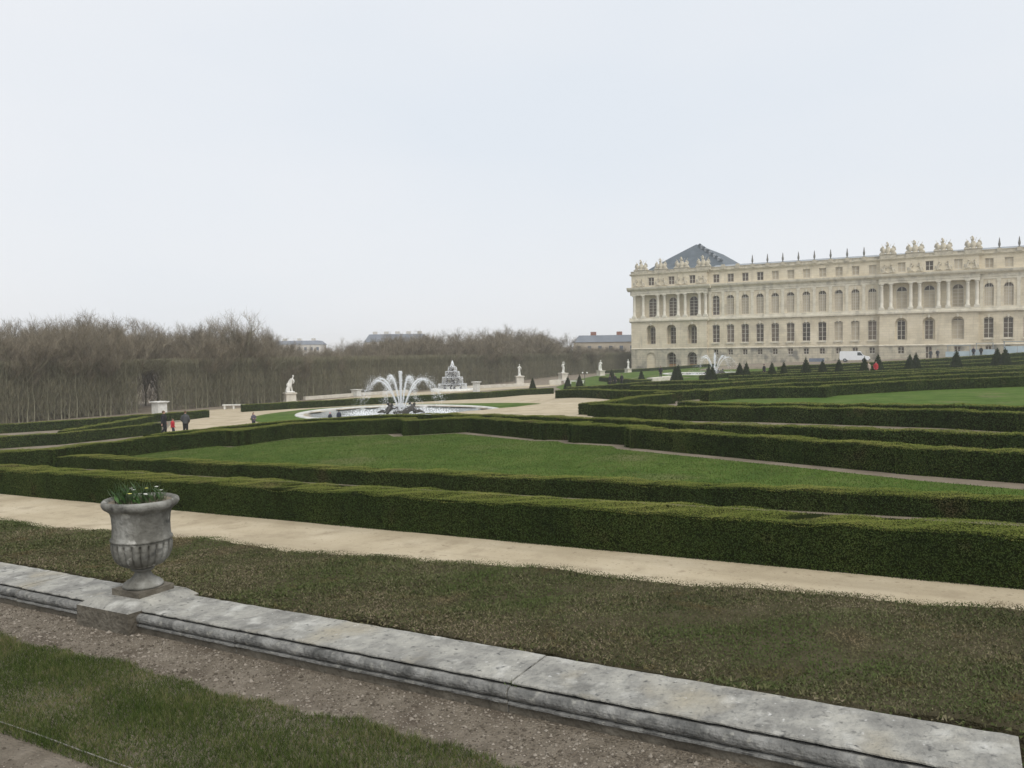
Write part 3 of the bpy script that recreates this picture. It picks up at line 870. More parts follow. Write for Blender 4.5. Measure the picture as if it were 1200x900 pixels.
def arc_points(az, reach, apex, n, spread, start=.25, fall=1.0):
    """points of a jet that leaves the centre at azimuth az, rises to apex and falls at reach"""
    t = rng.uniform(0, fall, n)
    r = start+(reach-start)*t
    z = .35+4*(apex-.35)*t*(1-t)*.98
    sp = spread*(.25+1.3*t)
    x = r*math.cos(az)+rng.normal(0, 1, n)*sp; y = r*math.sin(az)+rng.normal(0, 1, n)*sp
    return np.column_stack([x, y, z+rng.normal(0, 1, n)*sp])

def make_fountain(pool, label, labw, k_dens=1.0, big=1.0):
    pe, pn, pr, pz = pool
    root = empty('fountain', (pe, pn, pz-.14), label=label, cat='fountain', group='round pools with crown fountains')
    b = MB()
    prof = [(pr-.68, -.55), (pr-.68, .02), (pr-.64, .10), (pr-.54, .14), (pr-.12, .14), (pr, .10), (pr+.03, .03), (pr+.02, -.4)]
    b.lathe(prof, 120)
    b.build('pool_rim', 'stone_rim', root)
    b = MB(); b.lathe([(pr-.7, -.56), (.01, -.6)], 60); b.build('pool_floor', 'stone_plinth', root)
    # central group: crown on rock with reclining bronze figures
    b = MB()
    b.ball((0, 0, -.05), (.75, .75, .38), 14)
    for k in range(8):
        a = k*math.pi/4; b.tube([(.5*math.cos(a), .5*math.sin(a), .1), (.42*math.cos(a), .42*math.sin(a), .42)], [.09, .05], 6)
    b.lathe([(.42, .38), (.5, .42), (.5, .5), (.40, .52)], 20)
    obj_from('crown', remesh(b, .04), ['dark_bronze'], root)
    for k in range(4):
        a = math.pi/4+.35+k*math.pi/2; c, s_ = math.cos(a), math.sin(a); b = MB()
        def W(r, t, z): return (r*c-t*s_, r*s_+t*c, z)
        b.tube([W(1.1, -.5, .02), W(1.25, -.1, .28), W(1.3, .3, .42), W(1.25, .55, .62)], [.16, .24, .26, .13], 8)
        b.ball(W(1.22, .66, .78), (.14, .14, .17), 8)
        b.tube([W(1.1, -.5, .05), W(1.3, -1.0, .16), W(1.6, -1.4, .02)], [.18, .15, .06], 8)
        b.tube([W(1.22, .5, .52), W(1.0, .75, .45), W(.7, .75, .6)], [.09, .07, .05], 7)
        b.tube([W(1.32, .45, .52), W(1.6, .65, .25), W(1.8, .6, .05)], [.09, .07, .05], 7)
        obj_from('reclining_figure', remesh(b, .035), ['dark_bronze'], root)
    # water jets
    P = []
    n = int(3200*k_dens)
    t = rng.uniform(0, 1, n)**.8; sp = .03+.035*t
    P = np.column_stack([rng.normal(0, 1, n)*sp, rng.normal(0, 1, n)*sp, 0.4+3.25*t])
    v, f = drops(P, .022*big)
    o = bpy.data.objects.new('water_jet', np_mesh('water_jet', [(v, f, 0)], ['water_drop'])); link(o, root); o['kind'] = 'stuff'
    for k in range(8):
        az = k*math.pi/4+.30
        n = int(1150*k_dens)
        core = arc_points(az, 3.7+.35*math.sin(k*2.3), 3.1+.2*math.sin(k*1.7), n, .026, fall=.55)
        sp_ = arc_points(az, 3.8+.35*math.sin(k*2.3), 3.1+.2*math.sin(k*1.7), int(800*k_dens), .075, fall=.92)
        fall = arc_points(az, 4.0, 3.05, int(420*k_dens), .22, fall=1.0)
        fall = fall[fall[:, 2] > .05]
        chunks = []
        for pts, sz in ((core, .018*big), (sp_, .017*big), (fall, .017*big)):
            v, f = drops(pts, sz); chunks.append((v, f, 0))
        o = bpy.data.objects.new('water_jet', np_mesh('water_jet', chunks, ['water_drop'])); link(o, root); o['kind'] = 'stuff'
    # spray round the nozzle and splashes where the jets fall
    n = int(1500*k_dens)
    a = rng.uniform(0, 6.28, n); rr = np.abs(rng.normal(0, .5, n))
    P1 = np.column_stack([rr*np.cos(a), rr*np.sin(a), .15+np.abs(rng.normal(0, .28, n))])
    a = rng.uniform(0, 6.28, n); rr = rng.normal(3.9, .5, n)
    P2 = np.column_stack([rr*np.cos(a), rr*np.sin(a), np.abs(rng.normal(0, .12, n))-.05])
    v, f = drops(np.concatenate([P1, P2]), .03*big)
    o = bpy.data.objects.new('splash', np_mesh('splash', [(v, f, 0)], ['water_drop'])); link(o, root); o['kind'] = 'stuff'
    b = MB(); b.lathe([(.01, 0), (2, 0), (4, 0), (6, 0), (pr-.66, 0)], 72)
    o = b.build('pool_water', 'pool_water', None, (pe, pn, pz-.20)); o['kind'] = 'structure'
    return root
make_fountain(POOL, 'large round fountain with arching white jets in a pale stone pool', '', 1.0)
make_fountain(POOL2, 'distant round fountain with white jets in front of the palace wall', '', .3, 1.25)

def pyramid():
    e, n = 103.9, 70.0
    z = g(e, n)
    root = empty('pyramid_fountain', (e, n, z), label='tiered pyramid shaped fountain veiled in falling water', cat='fountain')
    tiers = [(2.15, 1.05), (1.55, 2.1), (1.05, 3.0), (.6, 3.7)]
    b = MB(); b.lathe([(3.4, -.3), (3.4, .35), (3.15, .4), (3.05, .3), (3.0, .1), (.01, .1)], 48); b.build('basin', 'marble', root)
    prev = .1
    for r, zt in tiers:
        b = MB(); b.lathe([(.18, zt-.25), (r*.5, zt-.18), (r*.92, zt-.06), (r, zt), (r*.97, zt+.03), (.01, zt-.03)], 40)
        b.build('bowl', 'dark_bronze', root)
        for k in range(4 if r > 1 else 3):
            a = k*math.pi/2+.4; rr = r*.6; q = MB()
            q.tube([(rr*math.cos(a), rr*math.sin(a), prev), (rr*math.cos(a), rr*math.sin(a), prev+(zt-prev)*.45),
                    (rr*.95*math.cos(a), rr*.95*math.sin(a), prev+(zt-prev)*.7), (rr*.95*math.cos(a), rr*.95*math.sin(a), zt-.12)], [.16, .2, .12, .13], 8)
            q.build('supporting_figure', 'dark_bronze', root)
        prev = zt
    b = MB(); b.lathe([(.05, 3.6), (.22, 3.85), (.26, 4.1), (.12, 4.3), (.02, 4.4)], 16); b.build('finial', 'dark_bronze', root)
    # veils of water from each bowl
    zz = [.1]+[t[1] for t in tiers]
    for i, (r, zt) in enumerate(tiers):
        m = int(900*r)
        a = rng.uniform(0, 6.28, m); a = np.round(a*14)/14+rng.normal(0, .03, m); u = rng.uniform(0, 1, m)
        rad = r+.12*np.sqrt(u)+rng.normal(0, .02, m)
        P = np.column_stack([rad*np.cos(a), rad*np.sin(a), zt-(zt-zz[i])*u])
        m2 = int(350*r); a2 = rng.uniform(0, 6.28, m2); r2 = rng.uniform(r*.75, r*1.05, m2)
        P = np.concatenate([P, np.column_stack([r2*np.cos(a2), r2*np.sin(a2), np.full(m2, zt+.04)+rng.normal(0, .02, m2)])])
        v, f = drops(P, .030)
        o = bpy.data.objects.new('water_veil', np_mesh('water_veil', [(v, f, 0)], ['water_drop'])); link(o, root); o['kind'] = 'stuff'
    m = 900; u = rng.uniform(0, 1, m)
    a = rng.uniform(0, 6.28, m)
    P = np.column_stack([.35*u*np.cos(a), .35*u*np.sin(a), 4.75-1.0*u**1.3])
    v, f = drops(P, .035)
    o = bpy.data.objects.new('water_plume', np_mesh('water_plume', [(v, f, 0)], ['water_drop'])); link(o, root); o['kind'] = 'stuff'
pyramid()

# ================================================================== statues, pedestals, benches, low walls
def pedestal_mesh(b, w_, h, capw=None):
    capw = capw or w_*1.18
    b.box(-capw/2, capw/2, -capw/2, capw/2, 0, .16*h)
    b.box(-w_/2, w_/2, -w_/2, w_/2, .16*h, .88*h)
    b.box(-capw/2, capw/2, -capw/2, capw/2, .88*h+.003, h)
def statue_mesh(kind):
    """draped standing figure about 1.95 m, fused into one marble skin; kind changes the pose"""
    b = MB()
    def T(p, r, n=9): b.tube(p, r, n)
    b.box(-.28, .28, -.24, .24, 0, .10)
    sw = {0: .06, 1: -.07, 2: .05, 3: -.04}.get(kind, 0)
    # robe: hips to hem, weight on one leg
    T([(0, 0, .06), (sw*.4, .01, .35), (sw, .02, .75), (sw*1.2, .01, 1.02)], [.23, .20, .20, .17], 12)
    T([(sw*1.2, .01, .98), (sw*.5, 0, 1.22), (0, 0, 1.42), (0, 0, 1.52)], [.165, .15, .19, .11], 12)
    T([(0, 0, 1.5), (.0, .02, 1.64)], [.06, .055])
    b.ball((0, .03, 1.75), (.085, .10, .125), 10)
    b.ball((0, -.05, 1.79), (.09, .09, .09), 8)          # hair knot
    for k in range(5):                                    # folds
        a = k*1.25; T([(.2*math.cos(a), .19*math.sin(a), .08), (.16*math.cos(a+.2)+sw, .15*math.sin(a+.2), .8)], [.05, .03], 6)
    if kind == 0:
        T([(-.19, 0, 1.42), (-.27, .02, 1.18), (-.2, .14, .98)], [.075, .06, .045]); T([(.19, 0, 1.42), (.30, .06, 1.2), (.18, .2, 1.3)], [.075, .06, .045])
    elif kind == 1:
        T([(-.19, 0, 1.42), (-.34, .05, 1.5), (-.22, .1, 1.8), (-.1, .05, 1.9)], [.075, .06, .05, .04]); T([(.19, 0, 1.42), (.28, .02, 1.15), (.2, .12, .95)], [.075, .06, .045])
    elif kind == 2:
        T([(-.19, 0, 1.42), (-.28, .1, 1.2), (-.05, .22, 1.25)], [.075, .06, .045]); T([(.19, 0, 1.42), (.33, -.02, 1.25), (.42, .05, 1.0)], [.075, .06, .045])
        T([(.3, -.05, 0.05), (.3, -.05, .8), (.22, 0, 1.0)], [.14, .12, .06])
    elif kind == 3:
        T([(-.19, 0, 1.42), (-.24, .08, 1.15), (-.05, .18, 1.05)], [.075, .06, .045]); T([(.19, 0, 1.42), (.24, .08, 1.15), (.06, .18, 1.1)], [.075, .06, .045])
        T([(-.2, -.1, 1.4), (-.15, -.2, .8), (-.1, -.22, .1)], [.09, .12, .14])
    return remesh(b, .035, 2)
def bent_group_mesh():
    """stooping man over a tree stump, leaning to the right, as on the pedestal left of the pool"""
    b = MB(); T = lambda p, r, n=9: b.tube(p, r, n)
    b.box(-.42, .42, -.34, .34, 0, .12)
    T([(-.22, 0, .1), (-.18, .03, .4), (-.05, .02, .62)], [.26, .22, .15], 10)              # stump and drapery
    T([(.24, .08, .1), (.2, .1, .45), (.1, .05, .85)], [.085, .09, .13])                     # leg
    T([(-.12, -.1, .1), (-.05, -.12, .5), (.05, -.05, .85)], [.085, .10, .13])
    T([(.06, 0, .82), (.12, 0, 1.08), (.26, 0, 1.38)], [.17, .17, .20], 11)                  # torso leaning
    T([(.26, 0, 1.38), (.33, 0, 1.55)], [.08, .07])
    b.ball((.36, .02, 1.68), (.11, .11, .13), 10)
    T([(.2, .18, 1.4), (.02, .26, 1.2), (-.12, .16, 1.0)], [.08, .07, .05])
    T([(.3, -.18, 1.4), (.38, -.25, 1.12), (.26, -.2, .9)], [.08, .07, .05])
    T([(-.15, 0, .6), (-.22, .0, .9), (-.05, .05, 1.05)], [.12, .10, .08])                   # cloak over the stump
    b.ball((-.2, .05, .75), (.16, .16, .2), 8)
    return remesh(b, .035, 2)
def statue(E, N, hped, wped, me, label, rz, scale=1.0, z=None, grp='marble statues along the north edge'):
    z = g(E, N) if z is None else z
    root = empty('statue', (E, N, z), rz, label, 'statue', grp)
    b = MB(); pedestal_mesh(b, wped, hped); b.build('pedestal', 'stone_pale', root)
    o = obj_from('figure', me, ['marble'], root, (0, 0, hped+.002)); o.scale = (scale,)*3
    return root
SM = [statue_mesh(k) for k in range(4)]
CAMF = R(-60)       # figures face back down the parterre
statue(74.4, 75.2, 1.25, 1.25, bent_group_mesh(), 'white marble stooping man leaning over a stump on a pedestal left of the pool', R(-30), 1.25)
statue(126.4, 70.5, 1.55, 1.35, SM[0], 'white draped statue on a square pedestal right of the pyramid fountain', R(130), 1.15)
statue(138.3, 67.5, 1.4, 1.3, SM[1], 'white draped statue with one arm raised, second right of the pyramid fountain', R(150), 1.15)
statue(150.7, 65.0, 1.1, 1.2, SM[2], 'white statue with a tall support, third right of the pyramid fountain', R(150), 1.15)
statue(168.5, 66.0, 1.0, 1.1, SM[3], 'white cloaked statue nearest the corner of the palace', R(150), 1.12, g(168.5, 66)-.1)

def block_pedestal(E, N, w_, h, cap, label):
    root = empty('pedestal', (E, N, g(E, N)), 0, label, 'pedestal', 'empty stone pedestals')
    b = MB(); b.box(-w_/2, w_/2, -w_/2, w_/2, -.2, h*.86); b.build('shaft', 'marble', root)
    b = MB(); b.box(-cap/2*.86, cap/2*.86, -cap/2*.86, cap/2*.86, h*.86, h*.93); b.box(-cap/2, cap/2, -cap/2, cap/2, h*.93, h); b.build('cap', 'marble', root)
block_pedestal(53.3, 72.4, 1.05, 1.35, 1.4, 'white square pedestal with a wide cap before the dark opening in the trees')
block_pedestal(89.5, 77.2, 1.0, 1.0, 1.3, 'small pale pedestal on the low wall left of the jets')
block_pedestal(99.0, 62.5, .75, 1.5, 1.1, 'narrow pale pedestal with a flat cap right of the pyramid fountain')

def bench(E, N, rz, L_, label, spans=2):
    root = empty('stone_bench', (E, N, g(E, N)), rz, label, 'bench', 'pale stone benches')
    b = MB(); b.box(-L_/2, L_/2, -.25, .25, .42, .54); b.build('seat', 'marble', root)
    for k in range(spans+1):
        x = -L_/2+.22+k*(L_-.44)/spans
        q = MB(); q.box(x-.09, x+.09, -.2, .2, -.1, .417); q.build('leg', 'marble', root)
bench(61.3, 70.5, R(-55), 2.4, 'pale stone bench on the sand left of the stooping statue')
bench(127.5, 63.0, R(-50), 2.3, 'pale stone bench just right of the draped statue')
bench(123.0, 57.5, R(-50), 2.6, 'pale stone bench beside the dark yew cones')

def low_wall(pts, h, t_, label):
    b = MB()
    for i in range(len(pts)-1):
        a = Vector(pts[i]); c = Vector(pts[i+1]); d = (c-a).normalized(); nrm = Vector((-d.y, d.x))*t_/2
        vs = []
        for p in (a, c):
            z = g(p.x, p.y)
            for s in (-1, 1):
                q = p+nrm*s; vs += [(q.x, q.y, z-.3), (q.x, q.y, z+h+.003*i)]
        b.add(vs, [(0, 4, 5, 1), (2, 3, 7, 6), (1, 5, 7, 3), (0, 1, 3, 2), (4, 6, 7, 5)])
    tag(b.build('low_wall', 'stone_pale'), label, 'wall', 'low stone walls of the north edge')
low_wall([(80, 78.2), (90, 77.6), (99.5, 75.5)], .45, .5, 'long low pale wall behind the fountain jets')
low_wall([(106.5, 73), (114, 70.5), (119, 64.2)], .5, .5, 'low pale wall between the pyramid fountain and the draped statue')
low_wall([(120.6, 61.5), (122, 60)], .85, .5, 'short pale wall block right of the draped statue')
low_wall([(119.5, 43.2), (123, 40.8)], .75, 1.6, 'pale stone block under the distant dark figure')

# ================================================================== yew cones
def cone_mesh(k):
    r_ = np.random.default_rng(40+k)
    n = 1500; u = 1-np.sqrt(r_.uniform(0, 1, n)); a = r_.uniform(0, 6.28, n)
    rad = .40*(1-u)**.92*(1-.12*(u < .04))+.012
    P = np.column_stack([rad*np.cos(a), rad*np.sin(a), .02+u*.98])
    no = np.column_stack([np.cos(a), np.sin(a), np.full(n, .35)])
    v, f = leaves(P+no*r_.normal(0, .012, n)[:, None], no, .034, .7, .6, False)
    m = 16; t = np.arange(m)*2*math.pi/m
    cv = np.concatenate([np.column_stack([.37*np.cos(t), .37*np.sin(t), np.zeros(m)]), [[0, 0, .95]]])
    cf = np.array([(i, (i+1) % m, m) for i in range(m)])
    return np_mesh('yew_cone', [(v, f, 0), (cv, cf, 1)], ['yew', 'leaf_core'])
CM = [cone_mesh(k) for k in range(3)]
CONES = [(102.5, 55.0, 1.9), (100.6, 48.4, 2.05), (103.0, 47.7, 2.2), (119.7, 49.7, 2.5), (120.1, 44.8, 2.2), (113.7, 37.2, 2.4), (114.9, 37.1, 2.7),
         (106.3, 30.1, 2.15), (105.3, 29.3, 2.1), (104.4, 25.5, 2.35), (103.8, 24.5, 2.4), (107.1, 22.0, 2.25), (109.8, 21.0, 2.2), (109.7, 18.2, 2.7),
         (110.1, 16.2, 2.3), (112.3, 14.5, 2.4), (114.9, 11.7, 2.5), (116.7, 10.2, 2.7), (118.4, 6.5, 2.55), (119.3, 5.8, 2.7), (121.1, 1.1, 2.85),
         (123.6, -3.6, 2.85), (123.0, -4.5, 2.85)]
ORD = ['first', 'second', 'third', 'fourth', 'fifth', 'sixth', 'seventh', 'eighth', 'ninth', 'tenth', 'eleventh', 'twelfth', 'thirteenth', 'fourteenth',
       'fifteenth', 'sixteenth', 'seventeenth', 'eighteenth', 'nineteenth', 'twentieth', 'twenty first', 'twenty second', 'twenty third']
for i, (e, n, h) in enumerate(CONES):
    o = bpy.data.objects.new('yew_cone', CM[i % 3]); link(o)
    o.location = (e, n, g(e, n)-.03); o.scale = (h*.76*(.9+.2*random.random()), h*.76*(.9+.2*random.random()), h); o.rotation_euler = (0, 0, i*1.3)
    tag(o, 'dark clipped yew cone, %s from the left in the row before the palace' % ORD[i], 'topiary', 'clipped yew cones')

# ================================================================== people
def person(E, N, face, h, label, coat, trousers, hair, pose='stand', fine=True, skirt=False, z=None, grp=None):
    """figure h metres tall facing azimuth `face` (clockwise from north)"""
    root = empty('person', (E, N, g(E, N) if z is None else z), -face, label, 'person', grp)
    k = h/1.75
    S_ = lambda p: (p[0]*k, p[1]*k, p[2]*k)
    hands = {'stand': ((-.25, .05, .80), (.25, .06, .80)), 'walk': ((-.26, .22, .86), (.26, -.14, .84)), 'pocket': ((-.2, .12, .92), (.2, .12, .92)),
             'hold': ((-.13, .30, 1.12), (.13, .30, 1.12)), 'sit': ((-.2, .35, .55), (.2, .35, .55))}[pose]
    elb = {'stand': ((-.27, -.02, 1.10), (.27, -.02, 1.10)), 'walk': ((-.27, .0, 1.12), (.27, -.1, 1.1)), 'pocket': ((-.30, -.05, 1.12), (.30, -.05, 1.12)),
           'hold': ((-.25, .05, 1.12), (.25, .05, 1.12)), 'sit': ((-.27, .08, .62), (.27, .08, .62))}[pose]
    dz = -.44 if pose == 'sit' else 0
    legs = {'walk': (((-.09, 0, .92), (-.10, .14, .50), (-.10, .10, .08)), ((.09, 0, .92), (.10, .03, .48), (.10, -.24, .12)))}.get(pose,
           (((-.09, 0, .92), (-.10, .02, .50), (-.11, 0, .08)), ((.09, 0, .92), (.10, .02, .50), (.11, 0, .08))))
    if pose == 'sit':
        legs = (((-.09, 0, .48), (-.11, .42, .50), (-.11, .44, .08)), ((.09, 0, .48), (.11, .42, .50), (.11, .44, .08)))
    up_ = lambda p: (p[0], p[1], p[2]+dz)
    b = MB()
    def T(p, r, n=8): b.tube([S_(q) for q in p], [x*k for x in r], n)
    # body
    T([up_((0, 0, .88)), up_((0, 0, 1.05)), up_((0, .01, 1.25)), up_((0, 0, 1.43)), up_((0, 0, 1.48))], [.15, .14, .17, .16, .07], 12)
    T([up_((0, 0, 1.44)), up_((0, .015, 1.56))], [.055, .05])
    b.ball(S_(up_((0, .02, 1.635))), tuple(x*k for x in (.075, .095, .115)), 10)
    b.tube([S_(up_((0, .10, 1.65))), S_(up_((0, .135, 1.615)))], [.012*k, .02*k], 6)           # nose
    for s in (-1, 1):
        b.ball(S_(up_((s*.078, .01, 1.63))), (.014*k, .022*k, .032*k), 6)                         # ears
        i = 0 if s < 0 else 1
        T([up_((s*.17, 0, 1.42)), elb[i] if pose != 'sit' else elb[i], hands[i]], [.058, .046, .032])
        hp = Vector(hands[i]); el = Vector(elb[i]); d = (hp-el).normalized(); sd_ = d.orthogonal().normalized(); sd2 = d.cross(sd_)
        T([hp, hp+d*.09], [.036, .034], 8)
        if fine:
            for q in range(4):
                o_ = sd_*((q-1.5)*.02); L_ = (.065, .078, .072, .055)[q]
                T([hp+d*.08+o_, hp+d*(.08+L_*.55)+o_+sd2*.006, hp+d*(.08+L_)+o_+sd2*.02], [.0105, .010, .008], 6)
            T([hp+d*.02+sd_*.03, hp+d*.06+sd_*.055, hp+d*.085+sd_*.058], [.012, .011, .009], 6)
        lg = legs[i]
        T(lg, [.09, .062, .042]); T([lg[2], (lg[2][0], lg[2][1]+.0, .05), (lg[2][0], lg[2][1]+.16, .03)], [.045, .045, .035])
    vox = .0175 if fine else .034
    obj_from('body', remesh(b, vox*k, 1), ['skin'], root)
    # coat
    b = MB()
    hem = .62 if coat[1] == 'long' else .84
    if pose == 'sit': hem = max(hem, .86)
    T([up_((0, 0, hem)), up_((0, 0, 1.05)), up_((0, .01, 1.25)), up_((0, 0, 1.42)), up_((0, 0, 1.51))], [.20, .185, .205, .19, .08], 14)
    for s in (-1, 1):
        i = 0 if s < 0 else 1
        w_ = tuple(Vector(elb[i]).lerp(Vector(hands[i]), .93))
        T([up_((s*.165, 0, 1.42)), elb[i], w_], [.085, .070, .055], 9)
    T([up_((0, -.02, 1.45)), up_((0, -.015, 1.54))], [.085, .075], 10)
    obj_from('coat', remesh(b, .032*k, 1), [coat[0]], root)
    # trousers and shoes
    b = MB()
    for lg in legs: T([lg[0], lg[1], (lg[2][0], lg[2][1], .10)], [.115, .085, .072], 9)
    T([(0, 0, legs[0][0][2]-.06), (0, 0, legs[0][0][2]+.08)], [.165, .165], 12)
    obj_from('trousers', remesh(b, .032*k, 1), [trousers], root)
    for lg in legs:
        b = MB(); T([(lg[2][0], lg[2][1]-.06, .045), (lg[2][0], lg[2][1]+.06, .05), (lg[2][0], lg[2][1]+.19, .03)], [.048, .052, .034], 8)
        b.build('shoe', 'cloth_black', root)
    # hair
    b = MB(); b.ball(S_(up_((0, -.005, 1.675))), tuple(x*k for x in (.088, .105, .098)), 12)
    if hair[1] == 'long': T([up_((0, -.07, 1.66)), up_((0, -.09, 1.5)), up_((0, -.08, 1.38))], [.09, .095, .06])
    b.build('hair', hair[0], root)
    return root
GW = 'visitors in the parterre'
person(34.6, 46.6, R(120), 1.66, 'person in a black coat walking behind the child in red', ('cloth_black', 'long'), 'cloth_black', ('hair_brown', 'short'), 'walk', grp=GW)
person(34.6, 45.7, R(130), 1.14, 'child in a bright red jacket between two adults', ('cloth_red', 'short'), 'cloth_navy', ('hair_brown', 'short'), 'walk', grp=GW)
person(34.9, 44.8, R(60), 1.64, 'person in a dark grey jacket with hands in pockets beside the child', ('cloth_grey', 'short'), 'cloth_black', ('hair_brown', 'short'), 'pocket', grp=GW)
person(39.6, 43.6, R(200), 1.16, 'person in a grey purple jacket holding something, alone left of the pool', ('cloth_purple', 'short'), 'cloth_navy', ('hair_dark', 'long'), 'hold', grp=GW)
person(41.4, 38.1, R(60), .78, 'child in a red hat in front of the pool rim', ('cloth_navy', 'short'), 'cloth_black', ('cloth_red', 'short'), 'stand', grp=GW)
person(41.4, 37.3, R(50), .88, 'person in a navy coat seen head and shoulders before the pool', ('cloth_navy', 'short'), 'cloth_black', ('hair_dark', 'short'), 'stand', grp=GW)
person(114.9, 10.3, R(250), 1.7, 'person in a red coat between the yew cones', ('cloth_red', 'long'), 'cloth_navy', ('hair_brown', 'short'), 'stand', False, grp=GW)
person(115.0, 11.2, R(250), 1.65, 'person in pale clothes beside the one in the red coat', ('cloth_pale', 'short'), 'cloth_pale', ('hair_brown', 'short'), 'stand', False, grp=GW)
person(121.2, 42.0, R(250), 1.75, 'distant dark figure standing on the pale stone block', ('cloth_black', 'long'), 'cloth_black', ('hair_dark', 'short'), 'stand', False, z=g(121.2, 42)+.74, grp=GW)
person(113.2, 24.3, R(200), 1.8, 'dark figure standing just left of the yew cone before the far fountain', ('cloth_black', 'long'), 'cloth_black', ('hair_dark', 'short'), 'stand', False, grp=GW)
person(164, 5.6, R(250), 1.75, 'grey figure by the tall basement door of the palace', ('cloth_grey', 'short'), 'cloth_grey', ('hair_dark', 'short'), 'stand', False, grp=GW)
person(168.5, 4.6, R(270), 1.75, 'grey clad figure walking right of the basement door', ('cloth_grey', 'short'), 'cloth_navy', ('hair_brown', 'short'), 'walk', False, grp=GW)
person(170, -1.2, R(270), 1.75, 'left of two dark figures by the pale blue hoarding', ('cloth_navy', 'short'), 'cloth_black', ('hair_dark', 'short'), 'stand', False, grp=GW)
person(170, -2.4, R(270), 1.75, 'right of two dark figures by the pale blue hoarding', ('cloth_black', 'short'), 'cloth_black', ('hair_dark', 'short'), 'stand', False, grp=GW)
for i, (e, n) in enumerate([(111.5, 46.6), (114.2, 46.9), (117.0, 46.9)]):
    person(e, n, R(200+40*i), 1.7, '%s of three dark figures among the yew cones' % ('left', 'middle', 'right')[i] + (' ' if i != 1 else ' ') + 'below the third statue',
           ('cloth_black', 'long'), 'cloth_black', ('hair_dark', 'short'), 'stand', False, grp=GW)

# lamp post with two white globes
lp = empty('lamp_post', (104.6, 47.6, g(104.6, 47.6)), R(-60), 'dark post topped by two small white globes behind a yew cone', 'lamp post')
b = MB(); b.tube([(0, 0, 0), (0, 0, .3), (0, 0, 2.1)], [.09, .05, .04], 8); b.build('post', 'dark_bronze', lp)
b = MB(); b.tube([(-.32, 0, 2.15), (0, 0, 2.05), (.32, 0, 2.15)], [.025]*3, 6); b.build('cross_arm', 'dark_bronze', lp)
for s in (-1, 1):
    b = MB(); b.ball((s*.32, 0, 2.27), .13, 10); b.build('globe', 'marble', lp)

# ================================================================== van, hoardings
van = empty('van', (160.5, 18.0, g(160.5, 18)+.03), R(90), 'white panel van parked at the foot of the palace wall', 'van')
# van local x = length (front towards -x => south after rotation)
b = MB()
side = [(-2.55, .35), (-2.55, .85), (-2.35, 1.0), (-1.65, 1.15), (-1.1, 1.85), (-.75, 1.98), (2.35, 2.02), (2.5, 1.9), (2.55, .35)]
n = len(side)
vs = [(x, y, z) for y in (-.92, .92) for x, z in side]
fs = [tuple(range(n))[::-1], tuple(range(n, 2*n))]+[(i, (i+1) % n, n+(i+1) % n, n+i) for i in range(n)]
b.add(vs, fs)
b.build('body', 'van_paint', van)
b = MB()
for y in (-.925, .925): b.add([(-1.5, y, 1.2), (-.55, y, 1.2), (-.55, y, 1.78), (-1.05, y, 1.78)], [(0, 1, 2, 3)])
b.build('side_windows', 'car_glass', van)
b = MB(); b.add([(-1.63, -.8, 1.185), (-1.63, .8, 1.185), (-1.13, .8, 1.83), (-1.13, -.8, 1.83)], [(0, 1, 2, 3)])
for i in range(4): b.v[i] = (b.v[i][0]-.02, b.v[i][1], b.v[i][2]+.012)
b.build('windscreen', 'car_glass', van)
for x in (-1.65, 1.6):
    for y in (-.86, .86):
        b = MB(); b.tube([(x, y-.11, .33), (x, y+.11, .33)], [.33, .33], 18, smooth=False); wo = b.build('wheel', 'rubber', van)
        q = MB(); q.tube([(x, y-.115, .33), (x, y+.115, .33)], [.19, .19], 12, smooth=False); q.build('rim', 'lead', wo)
for y in (-.7, .7):
    b = MB(); b.box(-2.57, -2.5, y-.14, y+.14, .72, .88); b.build('headlight', 'marble', van)
b = MB(); b.box(-2.6, -2.4, -.9, .9, .3, .5); b.build('bumper', 'rubber', van)

def hoarding(n0, n1, E, h, m, label, w_=2.0):
    root = empty('hoarding', (E, (n0+n1)/2, g(E, (n0+n1)/2)), 0, label, 'hoarding', 'building site hoardings')
    k = max(1, int(abs(n1-n0)/w_)); L_ = (n1-n0)/k
    for i in range(k):
        a = n0+i*L_-(n0+n1)/2
        zz = g(E, n0+(i+.5)*L_)-root.location.z
        b = MB(); b.box(-.03, .03, a+.04, a+L_-.04, zz+.15, zz+h+.08*math.sin(i*2.1)); b.build('panel', m, root)
        b = MB(); b.box(-.05, .05, a-.03, a+.03, zz-.2, zz+h+.1); b.build('post', 'lead', root)
hoarding(-4.6, 3.4, 171, 1.15, 'panel_blue', 'pale blue hoarding panels at the foot of the right palace pavilion')
hoarding(-14, -6, 169, 1.5, 'panel_blue', 'pale blue hoarding panels at the right edge of the picture')
hoarding(25.0, 28.0, 172, .85, 'tarp_blue', 'short dull blue hoarding behind the yew cones at the palace foot', 1.7)
def canopy(n0, n1, E, z, label):
    root = empty('canopy', (E, (n0+n1)/2, g(E, (n0+n1)/2)), 0, label, 'canopy', 'flat canopies of the building site')
    zz = z-root.location.z; hl = (n1-n0)/2
    b = MB(); b.box(-1.1, 1.1, -hl, hl, zz-.12, zz); b.build('roof', 'awning', root)
    for s in (-1, 1):
        for t_ in (-1, 1):
            b = MB(); b.tube([(s*.95, t_*(hl-.15), -.1), (s*.95, t_*(hl-.15), zz-.12)], [.05, .05], 6); b.build('post', 'lead', root)
canopy(-.8, 3.2, 175, 3.6, 'flat grey canopy left of the pair by the hoarding')
canopy(-4.6, -1.6, 177, 4.0, 'small flat grey canopy in the middle of the building site')
canopy(-11.5, -6, 174, 4.2, 'long flat grey canopy at the right edge of the picture')

